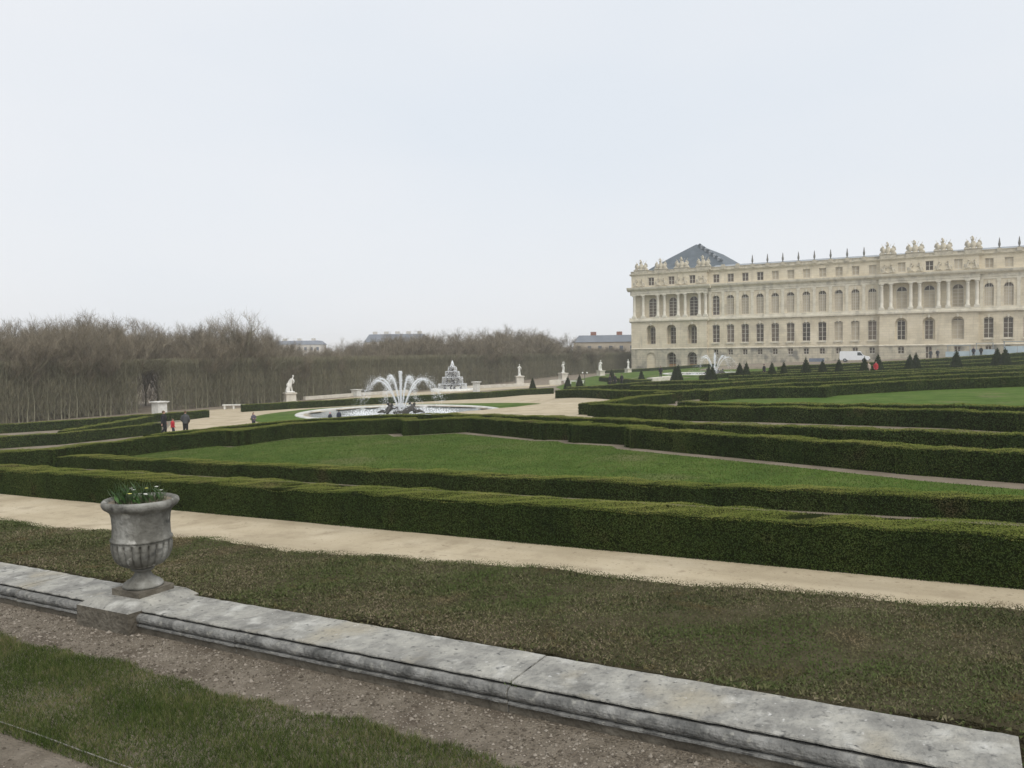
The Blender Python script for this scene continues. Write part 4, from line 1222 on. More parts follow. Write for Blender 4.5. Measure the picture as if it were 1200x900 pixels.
# ================================================================== the palace
PE = 190.0                                  # west face of the main wall; pavilions stand 1 m proud
palace = empty('palace', (PE, 20, g(185, 20)), 0, 'long cream stone palace with three storeys, attic and rooftop trophies', 'palace')
PINV = Matrix.Translation(-Vector(palace.location))
def pp(o, parent=palace):
    o.parent = parent
    o.matrix_parent_inverse = PINV
    return o
def arch_pts(w_, zt, kind, n=9):
    """half-width w_/2, crown at zt: returns [(dn, z)] from left spring to right spring"""
    if kind == 'flat': return [(-w_/2, zt), (w_/2, zt)]
    rise = w_/2 if kind == 'round' else w_*.16
    zs = zt-rise
    if kind == 'round': return [(-w_/2*math.cos(math.pi*k/n), zs+rise*math.sin(math.pi*k/n)) for k in range(n+1)]
    rad = (w_*w_/4+rise*rise)/(2*rise); a0 = math.asin(w_/2/rad)
    return [(rad*math.sin(-a0+2*a0*k/n), zt-rad+rad*math.cos(-a0+2*a0*k/n)) for k in range(n+1)]
def panel(mb, n0, n1, z0, z1, out, op=None, m=0, reveal=.55):
    """stretch of wall with one real opening op=(centre, width, sill, head, kind)"""
    X = PE-out
    if op is None:
        mb.quad((X, n0, z0), (X, n1, z0), (X, n1, z1), (X, n0, z1), m); return
    c, w_, zb, zt, kd = op; a, b = c-w_/2, c+w_/2
    mb.quad((X, n0, z0), (X, a, z0), (X, a, z1), (X, n0, z1), m)
    mb.quad((X, b, z0), (X, n1, z0), (X, n1, z1), (X, b, z1), m)
    if zb > z0: mb.quad((X, a, z0), (X, b, z0), (X, b, zb), (X, a, zb), m)
    ar = [(c+d, z) for d, z in arch_pts(w_, zt, kd)]
    for (p, q) in zip(ar[:-1], ar[1:]):
        mb.quad((X, p[0], p[1]), (X, q[0], q[1]), (X, q[0], z1), (X, p[0], z1), m)
    ring = [(a, zb)]+ar+[(b, zb)]
    for (p, q) in zip(ring, ring[1:]+ring[:1]):
        mb.quad((X, p[0], p[1]), (X, q[0], q[1]), (X+reveal, q[0], q[1]), (X+reveal, p[0], p[1]), m)
WCACHE = {}
def window_meshes(w_, h, kind, nc, nr, bar=.07):
    key = (w_, h, kind, nc, nr)
    if key in WCACHE: return WCACHE[key]
    zt = h; ar = arch_pts(w_, zt, kind)
    f = MB()
    fr = .10
    f.box(0, .09, -w_/2, -w_/2+fr, 0, ar[0][1]); f.box(0, .09, w_/2-fr, w_/2, 0, ar[0][1]); f.box(-.005, .095, -w_/2, w_/2, 0, .14)
    if kind == 'flat': f.box(-.005, .095, -w_/2, w_/2, zt-fr, zt)
    else:
        for p, q in zip(ar[:-1], ar[1:]):
            k = 1-2*fr/w_; zc = ar[0][1]
            pi_, qi = (p[0]*k, zc+(p[1]-zc)*k), (q[0]*k, zc+(q[1]-zc)*k)
            f.add([(0, *p), (0, *q), (0, *qi), (0, *pi_)], [(0, 1, 2, 3)])
        f.box(.002, .092, -w_/2+fr, w_/2-fr, ar[0][1]-.06, ar[0][1]+.06)
    def top_at(y):
        if kind == 'flat': return zt
        return float(np.interp(y, [a for a, b in ar], [b for a, b in ar]))
    for i in range(1, nc):
        y = -w_/2+w_*i/nc; bw = bar*(1.7 if i*2 == nc else 1)
        f.box(.006, .08, y-bw/2, y+bw/2, .1, top_at(y)-.02)
    for j in range(1, nr):
        z = ar[0][1]*j/nr if kind != 'flat' else h*j/nr
        f.box(.012, .07, -w_/2+.05, w_/2-.05, z-bar/2, z+bar/2)
    fm = f.mesh('window', ['window_wood'])
    g_ = MB(); pts = [(-w_/2, 0)]+ar+[(w_/2, 0)]
    g_.add([(.045, y, z) for y, z in pts], [tuple(range(len(pts)))])
    gm = g_.mesh('pane', ['glass'])
    s = MB(); zb_ = ar[0][1]; s.add([(.025, -w_/2*.97, .1), (.025, w_/2*.97, .1), (.025, w_/2*.97, zb_), (.025, -w_/2*.97, zb_)], [(0, 1, 2, 3)])
    sm = s.mesh('blind', ['blind'])
    WCACHE[key] = (fm, gm, sm)
    return WCACHE[key]
def window(op, out, reveal=.5, nc=2, nr=4, blind=False, name='window', half=0.0):
    c, w_, zb, zt, kd = op
    fm, gm, sm = window_meshes(w_, round(zt-zb, 2), kd, nc, nr)
    o = bpy.data.objects.new(name, fm); link(o); o.parent = palace
    o.location = Vector((PE-out+reveal-.12, c, zb))-palace.location
    q = bpy.data.objects.new('pane', gm); link(q, o)
    if blind:
        s = bpy.data.objects.new('blind', sm); link(s, o)
    if half:
        b = MB(); b.box(.02, .075, -w_/2+.06, w_/2-.06, .1, (zt-zb)*half); b.build('door_panel', 'door_wood', o)
    return o
BAYS = [52.02-3.42*i for i in range(11)]
BAYS_R = [-3.98-3.42*i for i in range(9)]
PAVL = [67.94, 62.75, 57.55]; PAVR = [12.08, 6.83, 1.54]
NL0, NL1, NR0, NR1, NEND = 73.1, 53.95, 16.3, -2.2, -4-3.42*8.5
Z0 = -3.5
wall = MB()
def bay_edges(cs, a, b):
    e = [a]+[(p+q)/2 for p, q in zip(cs[:-1], cs[1:])]+[b]
    return list(zip(e[:-1], e[1:]))
for cs, a, b in ((BAYS, NL1, NR0), (BAYS_R, NR1, NEND)):
    for i, (c, (n0, n1)) in enumerate(zip(cs, bay_edges(cs, a, b))):
        hi, lo = max(n0, n1), min(n0, n1)
        left = cs is BAYS
        ops = (c, 1.15, 2.0, 3.55, 'seg'); panel(wall, lo, hi, Z0, 3.72, 0, ops, 1); window(ops, 0, .5, 2, 2)
        ops = (c, 1.75, 5.0, 9.35, 'seg'); panel(wall, lo, hi, 3.72, 10.4, 0, ops); window(ops, 0, .5, 2, 4, left and i in (8, 9), half=0)
        ops = (c, 1.72, 11.55, 16.3, 'round'); panel(wall, lo, hi, 10.4, 17.1, 0, ops); window(ops, 0, .5, 2 if i == 0 and left else 4, 6 if i else 4, not (left and i == 0))
        ops = (c, 1.5, 19.3, 21.3, 'flat'); panel(wall, lo, hi, 19.0, 22.1, -.25, ops); window(ops, -.25, .4, 2, 2, not (left and i < 4))
for cs, a, b, left in ((PAVL, NL0, NL1, True), (PAVR, NR0, NR1, False)):
    for i, (c, (n0, n1)) in enumerate(zip(cs, bay_edges(cs, a, b))):
        hi, lo = max(n0, n1), min(n0, n1)
        if left:
            ops = (c, 2.3, -1.3, 2.85, 'round'); panel(wall, lo, hi, Z0, 3.72, 1.0, ops, 1, .35 if i == 0 else 1.8)
            if i: window(ops, 1.0, 1.75, 2, 4, False, 'garden_door', .3)
            else: wall.quad((PE-.66, c-1.3, Z0), (PE-.66, c+1.3, Z0), (PE-.66, c+1.3, 3.3), (PE-.66, c-1.3, 3.3))
        else:
            ops = (c, 1.25, 1.9 if i != 1 else .9, 3.6, 'seg'); panel(wall, lo, hi, Z0, 3.72, 1.0, ops, 1); window(ops, 1.0, .5, 2, 2)
        ops = (c, 2.35, 4.85, 9.65, 'round'); dp = 1.9 if left else .7; panel(wall, lo, hi, 3.72, 10.4, 1.0, ops, 0, dp)
        op2 = (c, 1.6 if not (i == 2 and not left) else 2.2, 4.9, 9.2, 'seg'); panel(wall, c-1.2, c+1.2, 4.8, 9.7, 1.0-dp, op2, 0, .35); window(op2, 1.0-dp, .3, 2, 4, (not left) and i == 2)
        ops = (c, 2.1, 11.6, 16.4, 'round'); panel(wall, lo, hi, 10.4, 17.1, -.35, ops); window(ops, -.35, .4, 2, 5, not left)
        ops = (c, 1.5, 19.35, 21.4, 'flat'); panel(wall, lo, hi, 19.0, 22.1, .75, ops); window(ops, .75, .4, 2, 2, (not left) and i != 1)
# returns where the pavilions step forward, ends and back
def ret(n, x0, x1, z0, z1): wall.quad((PE-x0, n, z0), (PE-x1, n, z0), (PE-x1, n, z1), (PE-x0, n, z1))
for n in (NL1, NR0, NR1):
    ret(n, 0, 1.0, Z0, 10.4); ret(n, -.35, 0, 10.4, 17.1); ret(n, -.25, .75, 19.0, 22.1)
BK = PE+26
wall.quad((PE-1, NL0, Z0), (BK, NL0, Z0), (BK, NL0, 10.4), (PE-1, NL0, 10.4))
wall.quad((PE+.35, NL0, 10.4), (BK, NL0, 10.4), (BK, NL0, 19), (PE+.35, NL0, 19))
wall.quad((PE-.75, NL0, 19), (BK, NL0, 19), (BK, NL0, 22.1), (PE-.75, NL0, 22.1))
wall.quad((PE, NEND, Z0), (BK, NEND, Z0), (BK, NEND, 22.1), (PE, NEND, 22.1))
wall.quad((BK, NEND, Z0), (BK, NL0, Z0), (BK, NL0, 22.1), (BK, NEND, 22.1))
pp(wall.build('wall', ['limestone', 'limestone_base']))

def course(name, zs, outs, m='limestone_trim', pav=1.0, main=0.0):
    """a moulding running along the front and stepping round the pavilions; zs,outs = section"""
    for (a, b, base) in ((NL0, NL1, pav), (NL1, NR0, main), (NR0, NR1, pav), (NR1, NEND, main)):
        b_ = MB(); ex = .0
        e0, e1 = a, b
        if base == pav and pav != main: ex = max(outs)-.003
        vs = []
        for n in (e0+ex, e1-ex):
            for z, o_ in zip(zs, outs): vs.append((PE-base-o_, n, z))
            vs.append((PE-base+.6, n, zs[-1])); vs.append((PE-base+.6, n, zs[0]))
        k = len(zs)+2
        b_.add(vs, [(i, i+1, k+i+1, k+i) for i in range(k-1)]+[(k-1, 0, k, 2*k-1), tuple(range(k)), tuple(range(k, 2*k))])
        pp(b_.build(name, m))
course('string_course', [3.62, 3.66, 3.84, 3.9], [0.02, .14, .14, .02])
course('balcony_band', [10.28, 10.5, 10.55, 10.95, 11.0, 11.45], [.03, .22, .42, .42, .20, .20])
course('entablature', [17.06, 17.5, 17.55, 18.05], [.12, .12, .20, .20], pav=1.0)
course('cornice', [18.05, 18.2, 18.5, 18.75, 19.02], [.24, .34, .75, .85, .9])
course('attic_cornice', [22.0, 22.15, 22.3, 22.42], [.05, .22, .38, .40], pav=.75, main=-.25)
course('balustrade', [22.42, 22.5, 22.52, 22.95, 22.97, 23.1], [.12, .12, .06, .06, .14, .14], 'relief_stone', pav=.75, main=-.25)
# soffits that close the loggia ceilings
for a, b in ((NL0, NL1), (NR0, NR1)):
    b_ = MB(); b_.box(PE-1.05, PE+.4, b+.02, a-.02, 17.02, 17.1); pp(b_.build('loggia_ceiling', 'limestone_trim'))
    b_ = MB(); b_.box(PE-.98, PE+.4, b+.02, a-.02, 11.2, 11.40); pp(b_.build('loggia_floor', 'limestone_trim'))
# columns of the pavilions
def column_mesh():
    b = MB()
    b.box(-.5, .5, -.5, .5, 0, .45)
    b.lathe([(.46, .45), (.46, .55), (.40, .6), (.42, .66), (.36, .72), (.365, 2.0), (.35, 3.5), (.31, 4.95), (.36, 5.0), (.31, 5.05), (.34, 5.2), (.46, 5.38), (.46, 5.42)], 20)
    b.box(-.47, .47, -.47, .47, 5.42, 5.62)
    return b.mesh('column', ['column_stone'])
colm = column_mesh()
for n in (72.35, 70.0, 66.2, 64.5, 61.05, 59.3, 55.8, 54.3, 15.9, 14.1, 10.3, 8.6, 5.1, 3.3, -.2, -1.85):
    o = bpy.data.objects.new('column', colm); link(o); o.parent = palace; o.location = Vector((PE-.75, n, 11.42))-palace.location
# pilasters between the main windows
pilm = MB(); pilm.box(-.14, 0.0, -.36, .36, 0, .55); pilm.box(-.09, 0, -.3, .3, .55, 5.1); pilm.box(-.15, 0, -.38, .38, 5.1, 5.6)
pilm = pilm.mesh('pilaster', ['limestone_trim'])
for cs in (BAYS, BAYS_R):
    for i, c in enumerate(cs):
        for d in ((1.71,) if i else (1.35, )) + ((-1.35,) if i == len(cs)-1 else ()):
            o = bpy.data.objects.new('pilaster', pilm); link(o); o.parent = palace; o.location = Vector((PE-.002, c+d, 11.46))-palace.location
# keystones and sills below the ground floor windows
silm = MB(); silm.box(-.22, .05, -1.0, 1.0, -.28, -.02); silm.box(-.14, .05, -.8, -.55, -.6, -.28); silm.box(-.14, .05, .55, .8, -.6, -.28)
silm = silm.mesh('window_sill', ['limestone_trim'])
keym = MB(); keym.add([(-.14, -.16, -.15), (-.14, .16, -.15), (-.2, .24, .5), (-.2, -.24, .5), (.05, -.16, -.15), (.05, .16, -.15), (.05, .24, .5), (.05, -.24, .5)],
                      [(0, 1, 2, 3), (0, 4, 5, 1), (2, 6, 7, 3), (1, 5, 6, 2), (0, 3, 7, 4)])
keym = keym.mesh('keystone', ['limestone_trim'])
for cs in (BAYS, BAYS_R):
    for c in cs:
        o = bpy.data.objects.new('window_sill', silm); link(o); o.parent = palace; o.location = Vector((PE-.002, c, 5.0))-palace.location
        for z in (9.35, 16.3):
            o = bpy.data.objects.new('keystone', keym); link(o); o.parent = palace; o.location = Vector((PE-.002, c, z))-palace.location
for cs, x in ((PAVL, 1.0), (PAVR, 1.0)):
    for c in cs:
        o = bpy.data.objects.new('keystone', keym); link(o); o.parent = palace; o.location = Vector((PE-x-.002, c, 9.65))-palace.location
# rooftop: pedestals with vases, trophies
def trophy_mesh(k):
    r_ = random.Random(70+k); b = MB()
    b.box(-.55, .55, -1.5, 1.5, 0, .75); b.box(-.65, .65, -1.62, 1.62, .75, .92)
    b.tube([(0, 0, .9), (0, 0, 1.5), (0, 0, 2.2)], [.42, .50, .36], 12)                  # cuirass
    b.ball((0, .05, 2.6), (.26, .26, .34), 10); b.tube([(0, -.1, 2.8), (0, .2, 3.15), (0, .4, 2.9)], [.1, .14, .06], 7)   # helmet with plume
    for s in (-1, 1):
        b.ball((-.1, s*.85, 1.5), (.2, .48, .55), 10)                                       # shields
        b.tube([(0, s*.3, 1.1), (0, s*.95, 2.2), (0, s*1.25, 2.75+.2*r_.random())], [.07, .07, .05], 6)  # standards
        b.tube([(0, s*.8, 2.3), (.05, s*1.2, 2.05), (0, s*1.45, 1.5)], [.16, .24, .12], 7)   # flags
        b.tube([(0, s*.9, 1.0), (-.1, s*1.35, 1.15), (0, s*1.5, .95)], [.22, .18, .1], 7)
        b.ball((0, s*1.3, 1.05), (.3, .25, .28), 8)
        b.tube([(0, s*.2, 2.0), (0, s*.6, 2.75+.3*r_.random())], [.06, .05], 6)
    return remesh(b, .065, 0)
TR = [trophy_mesh(k) for k in range(2)]
for m_ in TR:
    m_.materials.clear(); m_.materials.append(MATS['relief_stone'])
for i, n in enumerate((70.6, 65.5, 60.2, 54.9, 14.75, 9.55, 4.3, -1.1)):
    o = bpy.data.objects.new('trophy', TR[i % 2]); link(o); o.parent = palace
    o.location = Vector((PE-.45, n, 22.42))-palace.location; o.scale = (1.15, (1.0, .93, 1.05)[i % 3]*1.12, 1.12)
vase = MB()
vase.box(-.42, .42, -.42, .42, 0, .75, 1)
vase.lathe([(.24, .75), (.25, .82), (.10, .95), (.12, 1.05), (.21, 1.3), (.24, 1.75), (.14, 1.98), (.18, 2.08), (.13, 2.18), (.12, 2.45), (.08, 2.7), (.02, 2.95)], 12)
vase = vase.mesh('rooftop_vase', ['finial', 'relief_stone'])
ped = MB(); ped.box(-.5, .5, -.5, .5, 0, .78); ped.box(-.35, .35, -.35, .35, .78, 1.1); ped = ped.mesh('balustrade_pedestal', ['relief_stone'])
vn = [52.02-1.71-3.42*i for i in range(10)]
for i, n in enumerate(vn+[-3.98-1.71-3.42*i for i in range(8)]):
    me_ = ped if i < 2 else vase
    o = bpy.data.objects.new(me_.name, me_); link(o); o.parent = palace; o.location = Vector((PE+.05, n, 22.42))-palace.location
# carved attic reliefs: pairs of figures either side of the pavilion windows
def relief_mesh(k):
    b = MB(); s = 1 if k else -1
    b.tube([(0, -.35*s, .1), (-.05, -.1*s, .7), (-.05, .1*s, 1.2)], [.28, .26, .2], 8); b.ball((-.08, .15*s, 1.55), (.2, .2, .24), 8)
    b.tube([(0, .05*s, 1.2), (-.1, .55*s, 1.0), (-.1, .75*s, 1.4)], [.13, .12, .08], 7); b.tube([(0, -.3*s, .3), (-.08, .4*s, .25), (-.05, .7*s, .05)], [.2, .18, .12], 7)
    b.ball((0, -.6*s, .55), (.2, .35, .45), 8); b.box(-.12, .1, -1.0, 1.0, 0, .1)
    return remesh(b, .08, 1)
RL = [relief_mesh(0), relief_mesh(1)]
for m_ in RL:
    m_.materials.clear(); m_.materials.append(MATS['relief_stone'])
for n, k in ((71.9, 0), (70.2, 1), (66.2, 0), (64.5, 1), (61.1, 0), (59.4, 1), (55.9, 0), (54.7, 1), (15.4, 0), (13.9, 1), (10.3, 0), (8.6, 1), (5.1, 0), (3.3, 1), (-.2, 0), (-1.5, 1)):
    o = bpy.data.objects.new('carved_relief', RL[k]); link(o); o.parent = palace; o.location = Vector((PE-.78, n, 19.25))-palace.location; o.scale = (1, .8, 1.15)
# roofs
b_ = MB()
b_.add([(PE+.6, NEND, 22.5), (PE+.6, NL1, 22.5), (PE+7, NL1, 24.15), (PE+7, NEND, 24.15), (BK, NEND, 23), (BK, NL1, 23)], [(0, 1, 2, 3), (3, 2, 5, 4)])
pp(b_.build('roof', 'lead'))
# big slate roof of the opera behind the left pavilion: steep, slightly flared hip
OP = MB(); ridgeW, ridgeE = (PE+20, 62.6), (PE+46, 62.6)
lv = [(24, 10.8), (25.4, 8.9), (28, 5.2), (31.4, .15)]
vs = []
for z, hw in lv:
    ex = hw*.95
    vs += [(ridgeW[0]-ex, 62.6+hw, z), (ridgeW[0]-ex, 62.6-hw, z), (ridgeE[0]+ex, 62.6-hw, z), (ridgeE[0]+ex, 62.6+hw, z)]
fs = [(i*4+k, i*4+(k+1) % 4, (i+1)*4+(k+1) % 4, (i+1)*4+k) for i in range(3) for k in range(4)]+[(12, 13, 14, 15)]
OP.add(vs, fs); rf = pp(OP.build('opera_roof', 'slate'))
b_ = MB(); b_.box(PE+8, PE+58, 50, 75, 10, 24); pp(b_.build('opera_wall', 'limestone'))
for i in range(11):                                    # roof hatches and snow guards stepping down the right hip
    t_ = .12+i*.083
    hw = .15+(8.9-.15)*t_*1.02; z = np.interp(hw, [.15, 5.2, 8.9, 10.8], [31.4, 28, 25.4, 24])
    q = MB(); xx = ridgeW[0]-hw*.93; yy = 62.6-hw
    q.box(xx-.45, xx+.5, yy-.32, yy+.3, z-.5, z+.42); q.add([(xx-.55, yy-.4, z+.42), (xx+.55, yy-.4, z+.42), (xx, yy, z+.85), (xx-.55, yy+.4, z+.42), (xx+.55, yy+.4, z+.42)], [(0, 1, 2), (3, 2, 4), (0, 2, 3), (1, 4, 2)])
    o = pp(q.build('roof_hatch', 'lead' if i % 2 else 'slate'))
for n, e in ((20, 12), (35, 12)):
    pass

# ================================================================== buildings beyond
def far_house(E, N, rz, w_, d_, h, roofh, label, wallm, storeys, cols, chims=3, base=-6.0, chm='far_wall'):
    root = empty('building', (E, N, base), rz, label, 'building', 'distant buildings beyond the wood')
    H = h-base
    b = MB(); b.box(-d_/2, d_/2, -w_/2, w_/2, 0, H); b.build('wall', wallm, root)
    b = MB(); k = 1.6
    b.add([(-d_/2-.3, -w_/2-.3, H+.01), (d_/2+.3, -w_/2-.3, H+.01), (d_/2+.3, w_/2+.3, H+.01), (-d_/2-.3, w_/2+.3, H+.01),
           (-d_/2+k, -w_/2+k, H+roofh), (d_/2-k, -w_/2+k, H+roofh), (d_/2-k, w_/2-k, H+roofh), (-d_/2+k, w_/2-k, H+roofh)],
          [(0, 1, 5, 4), (1, 2, 6, 5), (2, 3, 7, 6), (3, 0, 4, 7), (4, 5, 6, 7)])
    r_ = b.build('roof', 'far_roof', root)
    for i in range(chims):
        y = -w_/2+w_*(i+.7)/(chims+.4)
        b = MB(); b.box(-.5, .5, y-.9, y+.9, H+roofh*.5, H+roofh+1.2); b.build('chimney', chm, r_)
    for s in range(storeys):
        for c in range(cols):
            y = -w_/2+w_*(c+.5)/cols; z = H-1.2-3.0*s
            b = MB(); b.box(-d_/2-.05, -d_/2+.1, y-.55, y+.55, z-1.6, z); b.build('window', 'far_window', root)
far_house(281, 277, R(30), 23, 12, 8.2, 1.9, 'distant white apartment block with blue grey roof at the left skyline', 'far_wall', 2, 8, 3)
far_house(264, 205, R(30), 25, 13, 8.2, 3.2, 'distant mansard roofed building with chimneys above the wood', 'far_wall', 2, 8, 5)
far_house(239, 101, R(20), 20, 14, 6.2, 2.2, 'low cream building with slate roof left of the palace', 'far_wall_warm', 3, 6, 2, chm='chimney_red')

# ================================================================== woodland
def branch_tubes(segs, ns=4):
    """segs: array (n,8): p0 xyz, p1 xyz, r0, r1 -> prisms"""
    s = np.asarray(segs, float); p0, p1, r0, r1 = s[:, :3], s[:, 3:6], s[:, 6], s[:, 7]
    d = p1-p0; d /= np.linalg.norm(d, axis=1)[:, None]+1e-9
    h = np.where(np.abs(d[:, 2:3]) < .9, [[0, 0, 1.]], [[1., 0, 0]]); a = np.cross(d, h); a /= np.linalg.norm(a, axis=1)[:, None]+1e-9; b = np.cross(d, a)
    n = len(s); V = np.zeros((n, 2*ns, 3))
    for k in range(ns):
        c, q = math.cos(2*math.pi*k/ns), math.sin(2*math.pi*k/ns)
        V[:, k] = p0+(a*c+b*q)*r0[:, None]; V[:, ns+k] = p1+(a*c+b*q)*r1[:, None]
    F_ = np.array([(k, (k+1) % ns, ns+(k+1) % ns, ns+k) for k in range(ns)])
    return V.reshape(-1, 3), (F_[None]+2*ns*np.arange(n)[:, None, None]).reshape(-1, 4)
def twig_tris(P, D, L_, W_):
    n = len(P); a = rng.normal(0, 1, (n, 3)); D = D/(np.linalg.norm(D, axis=1)[:, None]+1e-9)
    a -= D*np.sum(a*D, 1)[:, None]; a /= np.linalg.norm(a, axis=1)[:, None]+1e-9
    v = np.stack([P-a*W_, P+a*W_, P+D*L_], 1).reshape(-1, 3)
    return v, np.arange(3*n).reshape(-1, 3)
def tree_meshes(k, H=10.0, spread=2.6, density=1.0, trunk_h=.28):
    """bare winter tree: trunk with limbs, and a crown of fine upswept twigs"""
    r_ = random.Random(200+k)
    limbs = []; tips = []
    base = Vector((0, 0, 0)); top = Vector((r_.gauss(0, .2), r_.gauss(0, .2), H*trunk_h))
    limbs.append((*base, *top, .16, .12))
    def grow(p, d, L_, r, lvl):
        n = 3; q = p
        for i in range(n):
            d = (d+Vector((r_.gauss(0, .13), r_.gauss(0, .13), .10))).normalized()
            q2 = q+d*L_/n
            limbs.append((*q, *q2, r*(1-i/n*.5), r*(1-(i+1)/n*.5)))
            tips.append((q2, d, lvl))
            if lvl < 3 and (i > 0 or lvl == 0 or lvl == 2):
                for _ in range(2):
                    ax = Vector((r_.gauss(0, 1), r_.gauss(0, 1), r_.gauss(.2, .5))).normalized()
                    grow(q2, (d*.75+ax*.62+Vector((0, 0, .18))).normalized(), L_*r_.uniform(.45, .68), r*.5, lvl+1)
            q = q2
    m = 5
    for i in range(m):
        a = 2*math.pi*i/m+r_.random(); sp = r_.uniform(.28, .62)*(spread/2.6)
        grow(top*(r_.uniform(.75, 1.0)), Vector((math.cos(a)*sp, math.sin(a)*sp, 1)).normalized(), H*r_.uniform(.40, .56), .085, 0)
    grow(top, Vector((0, 0, 1)), H*.58, .10, 0)
    v, f = branch_tubes([l for l in limbs if l[6] > .018], 4)
    # scale so the crown top reaches H
    P = np.array([t[0] for t in tips]); D = np.array([t[1] for t in tips]); lv_ = np.array([t[2] for t in tips])
    zs = H/(P[:, 2].max()+.5)
    rep = max(1, int(3*density))
    sel = lv_ >= 1
    P2 = np.repeat(P[sel], rep, 0); D2 = np.repeat(D[sel], rep, 0)
    P2 = P2+rng.normal(0, .10, P2.shape); D2 = D2+rng.normal(0, .42, D2.shape)+np.array([0, 0, .25])
    L_ = rng.uniform(.45, 1.15, len(P2))[:, None]
    tv, tf = twig_tris(P2, D2, L_, .011+0*L_)
    small = branch_tubes([l for l in limbs if l[6] <= .018] or [limbs[-1]], 3)
    sc_ = np.array([1, 1, zs])
    trunk = np_mesh('trunk', [(v*sc_, f, 0)], ['bark'])
    crown = np_mesh('crown', [(tv*sc_, tf, 0), (small[0]*sc_, small[1], 0)], ['twig'])
    return trunk, crown
TREES = [tree_meshes(k) for k in range(5)]
TL = [(39.7,82.2,9.2),(41.9,82.7,9.1),(43.0,82.8,9.3),(43.0,79.5,9.4),(45.6,81.2,9.7),(46.6,79.9,9.6),(49.4,82.1,9.7),(49.4,79.6,10.0),(51.0,79.0,10.5),(53.9,79.9,10.4),(56.7,80.2,8.3),(60.7,81.7,9.2),(62.6,81.8,9.4),(64.5,80.2,9.5),(66.2,79.6,9.6),(69.7,81.4,9.3),(70.7,80.4,9.2),(73.6,80.9,8.2),(77.1,81.8,8.8),(76.6,79.1,6.6),(80.2,79.1,6.4),(86.5,81.3,6.8),(87.2,79.7,7.1),(94.6,82.0,7.6),(97.7,80.4,7.3),(103.8,82.1,8.0),(107.4,82.2,8.0),(114.2,82.8,9.1),(116.2,81.4,8.8),(124.9,82.7,8.9),(127.2,80.3,8.9),(131.1,79.6,9.2),(138.5,79.6,8.4),(146.4,81.1,8.7),(154.1,81.4,9.6),(162.7,80.7,8.6),(166.0,79.1,7.4),(176.3,79.5,7.0),(42.6,87.8,10.2),(45.5,89.9,10.0),(46.4,88.9,10.1),(47.1,87.6,10.6),(49.6,90.0,11.0),(50.5,88.0,9.9),(51.4,87.1,10.8),(53.5,87.4,10.9),(56.4,88.8,11.5),(57.5,87.5,11.2),(59.9,87.9,11.3),(61.5,87.2,9.5),(64.9,88.3,10.0),(65.4,87.0,10.3),(69.5,89.3,11.1),(70.5,87.4,10.6),(74.6,89.3,10.3),(77.0,89.5,10.1),(80.1,89.8,9.6),(79.9,86.7,9.8),(84.3,87.9,7.7),(88.6,88.9,7.5),(90.4,88.3,7.4),(94.0,88.5,7.7),(98.4,88.9,7.7),(99.6,87.8,8.4),(104.7,88.7,8.8),(107.8,87.9,9.3),(109.4,86.5,9.4),(113.4,86.8,9.5),(117.4,87.5,9.5),(121.5,87.0,9.5),(128.4,87.6,10.3),(131.1,86.5,9.8),(137.0,86.1,9.8),(146.5,88.2,10.4),(154.9,89.8,10.0),(161.9,89.3,10.8),(164.6,86.6,10.6),(179.1,89.8,10.2),(47.0,97.7,10.9),(48.6,97.9,11.3),(48.7,95.3,11.0),(50.6,95.1,11.2),(52.8,96.5,12.1),(54.7,97.1,11.6),(56.1,96.1,11.7),(58.1,97.1,11.6),(58.1,94.6,12.3),(61.5,96.4,12.9),(63.3,96.4,12.5),(65.9,97.0,12.8),(66.4,95.3,11.2),(68.5,95.9,10.4),(70.8,96.4,10.9),(71.9,95.8,11.6),(75.0,96.2,11.8),(76.2,95.7,11.8),(79.3,96.5,11.7),(80.9,95.5,10.9),(82.6,94.8,11.3),(84.4,94.3,10.4),(89.0,95.7,11.0),(93.2,97.6,9.2),(94.1,96.2,8.8),(95.6,94.6,8.6),(98.5,94.3,8.1),(104.3,97.2,8.3),(107.8,96.9,9.4),(112.4,96.8,8.8),(112.9,94.9,9.2),(119.6,96.8,9.5),(123.9,97.7,10.5),(124.7,95.7,10.2),(126.3,94.2,10.3),(129.9,94.3,10.7),(137.1,97.0,10.7),(141.6,95.7,11.2),(146.6,96.0,10.6),(151.0,94.2,10.9),(161.5,96.5,11.6),(167.4,96.2,10.8),(174.8,96.2,12.4),(180.7,96.1,11.8)]
TL += [(190, 82, 6.4), (193, 85, 6.6), (196, 81, 6.2), (199, 84, 6.8), (202, 88, 7), (205, 83, 6.6), (208, 86, 6.8), (211, 90, 7.2), (196, 91, 7.2), (190, 95, 8), (151, 84, 8.4), (157, 82, 8.2), (160.5, 85, 8.6), (168, 84, 7.6), (171.5, 88, 7.4), (175, 83, 6.8), (178.5, 86, 6.6), (181.5, 81.5, 6.4), (184.5, 84, 6.4), (187, 88, 6.2), (186, 80.5, 6.0), (180, 92, 6.8)]
TL = [q_ for q_ in TL if not (53.8+(q_[1]-78)*.72 < q_[0] < 60.2+(q_[1]-78)*.76 and q_[1] < 92)]
for i, (e, n, h) in enumerate(TL):
    tm, cm = TREES[(i*7+i//5) % 5]
    root = empty('bare_tree', (e, n, g(e, n)-.1), i*2.39, 'bare winter tree of the wood rising behind the clipped hornbeam screen', 'tree', 'bare trees of the wood behind the parterre')
    s = h/10*(1.06 if e > 76 else 1.0); sx = s*(random.uniform(.68, 1.0) if e < 110 else random.uniform(.95, 1.35)); root.scale = (sx, sx, s)
    for nm, me_ in (('trunk', tm), ('crown', cm)):
        o = bpy.data.objects.new(nm, me_); link(o, root)
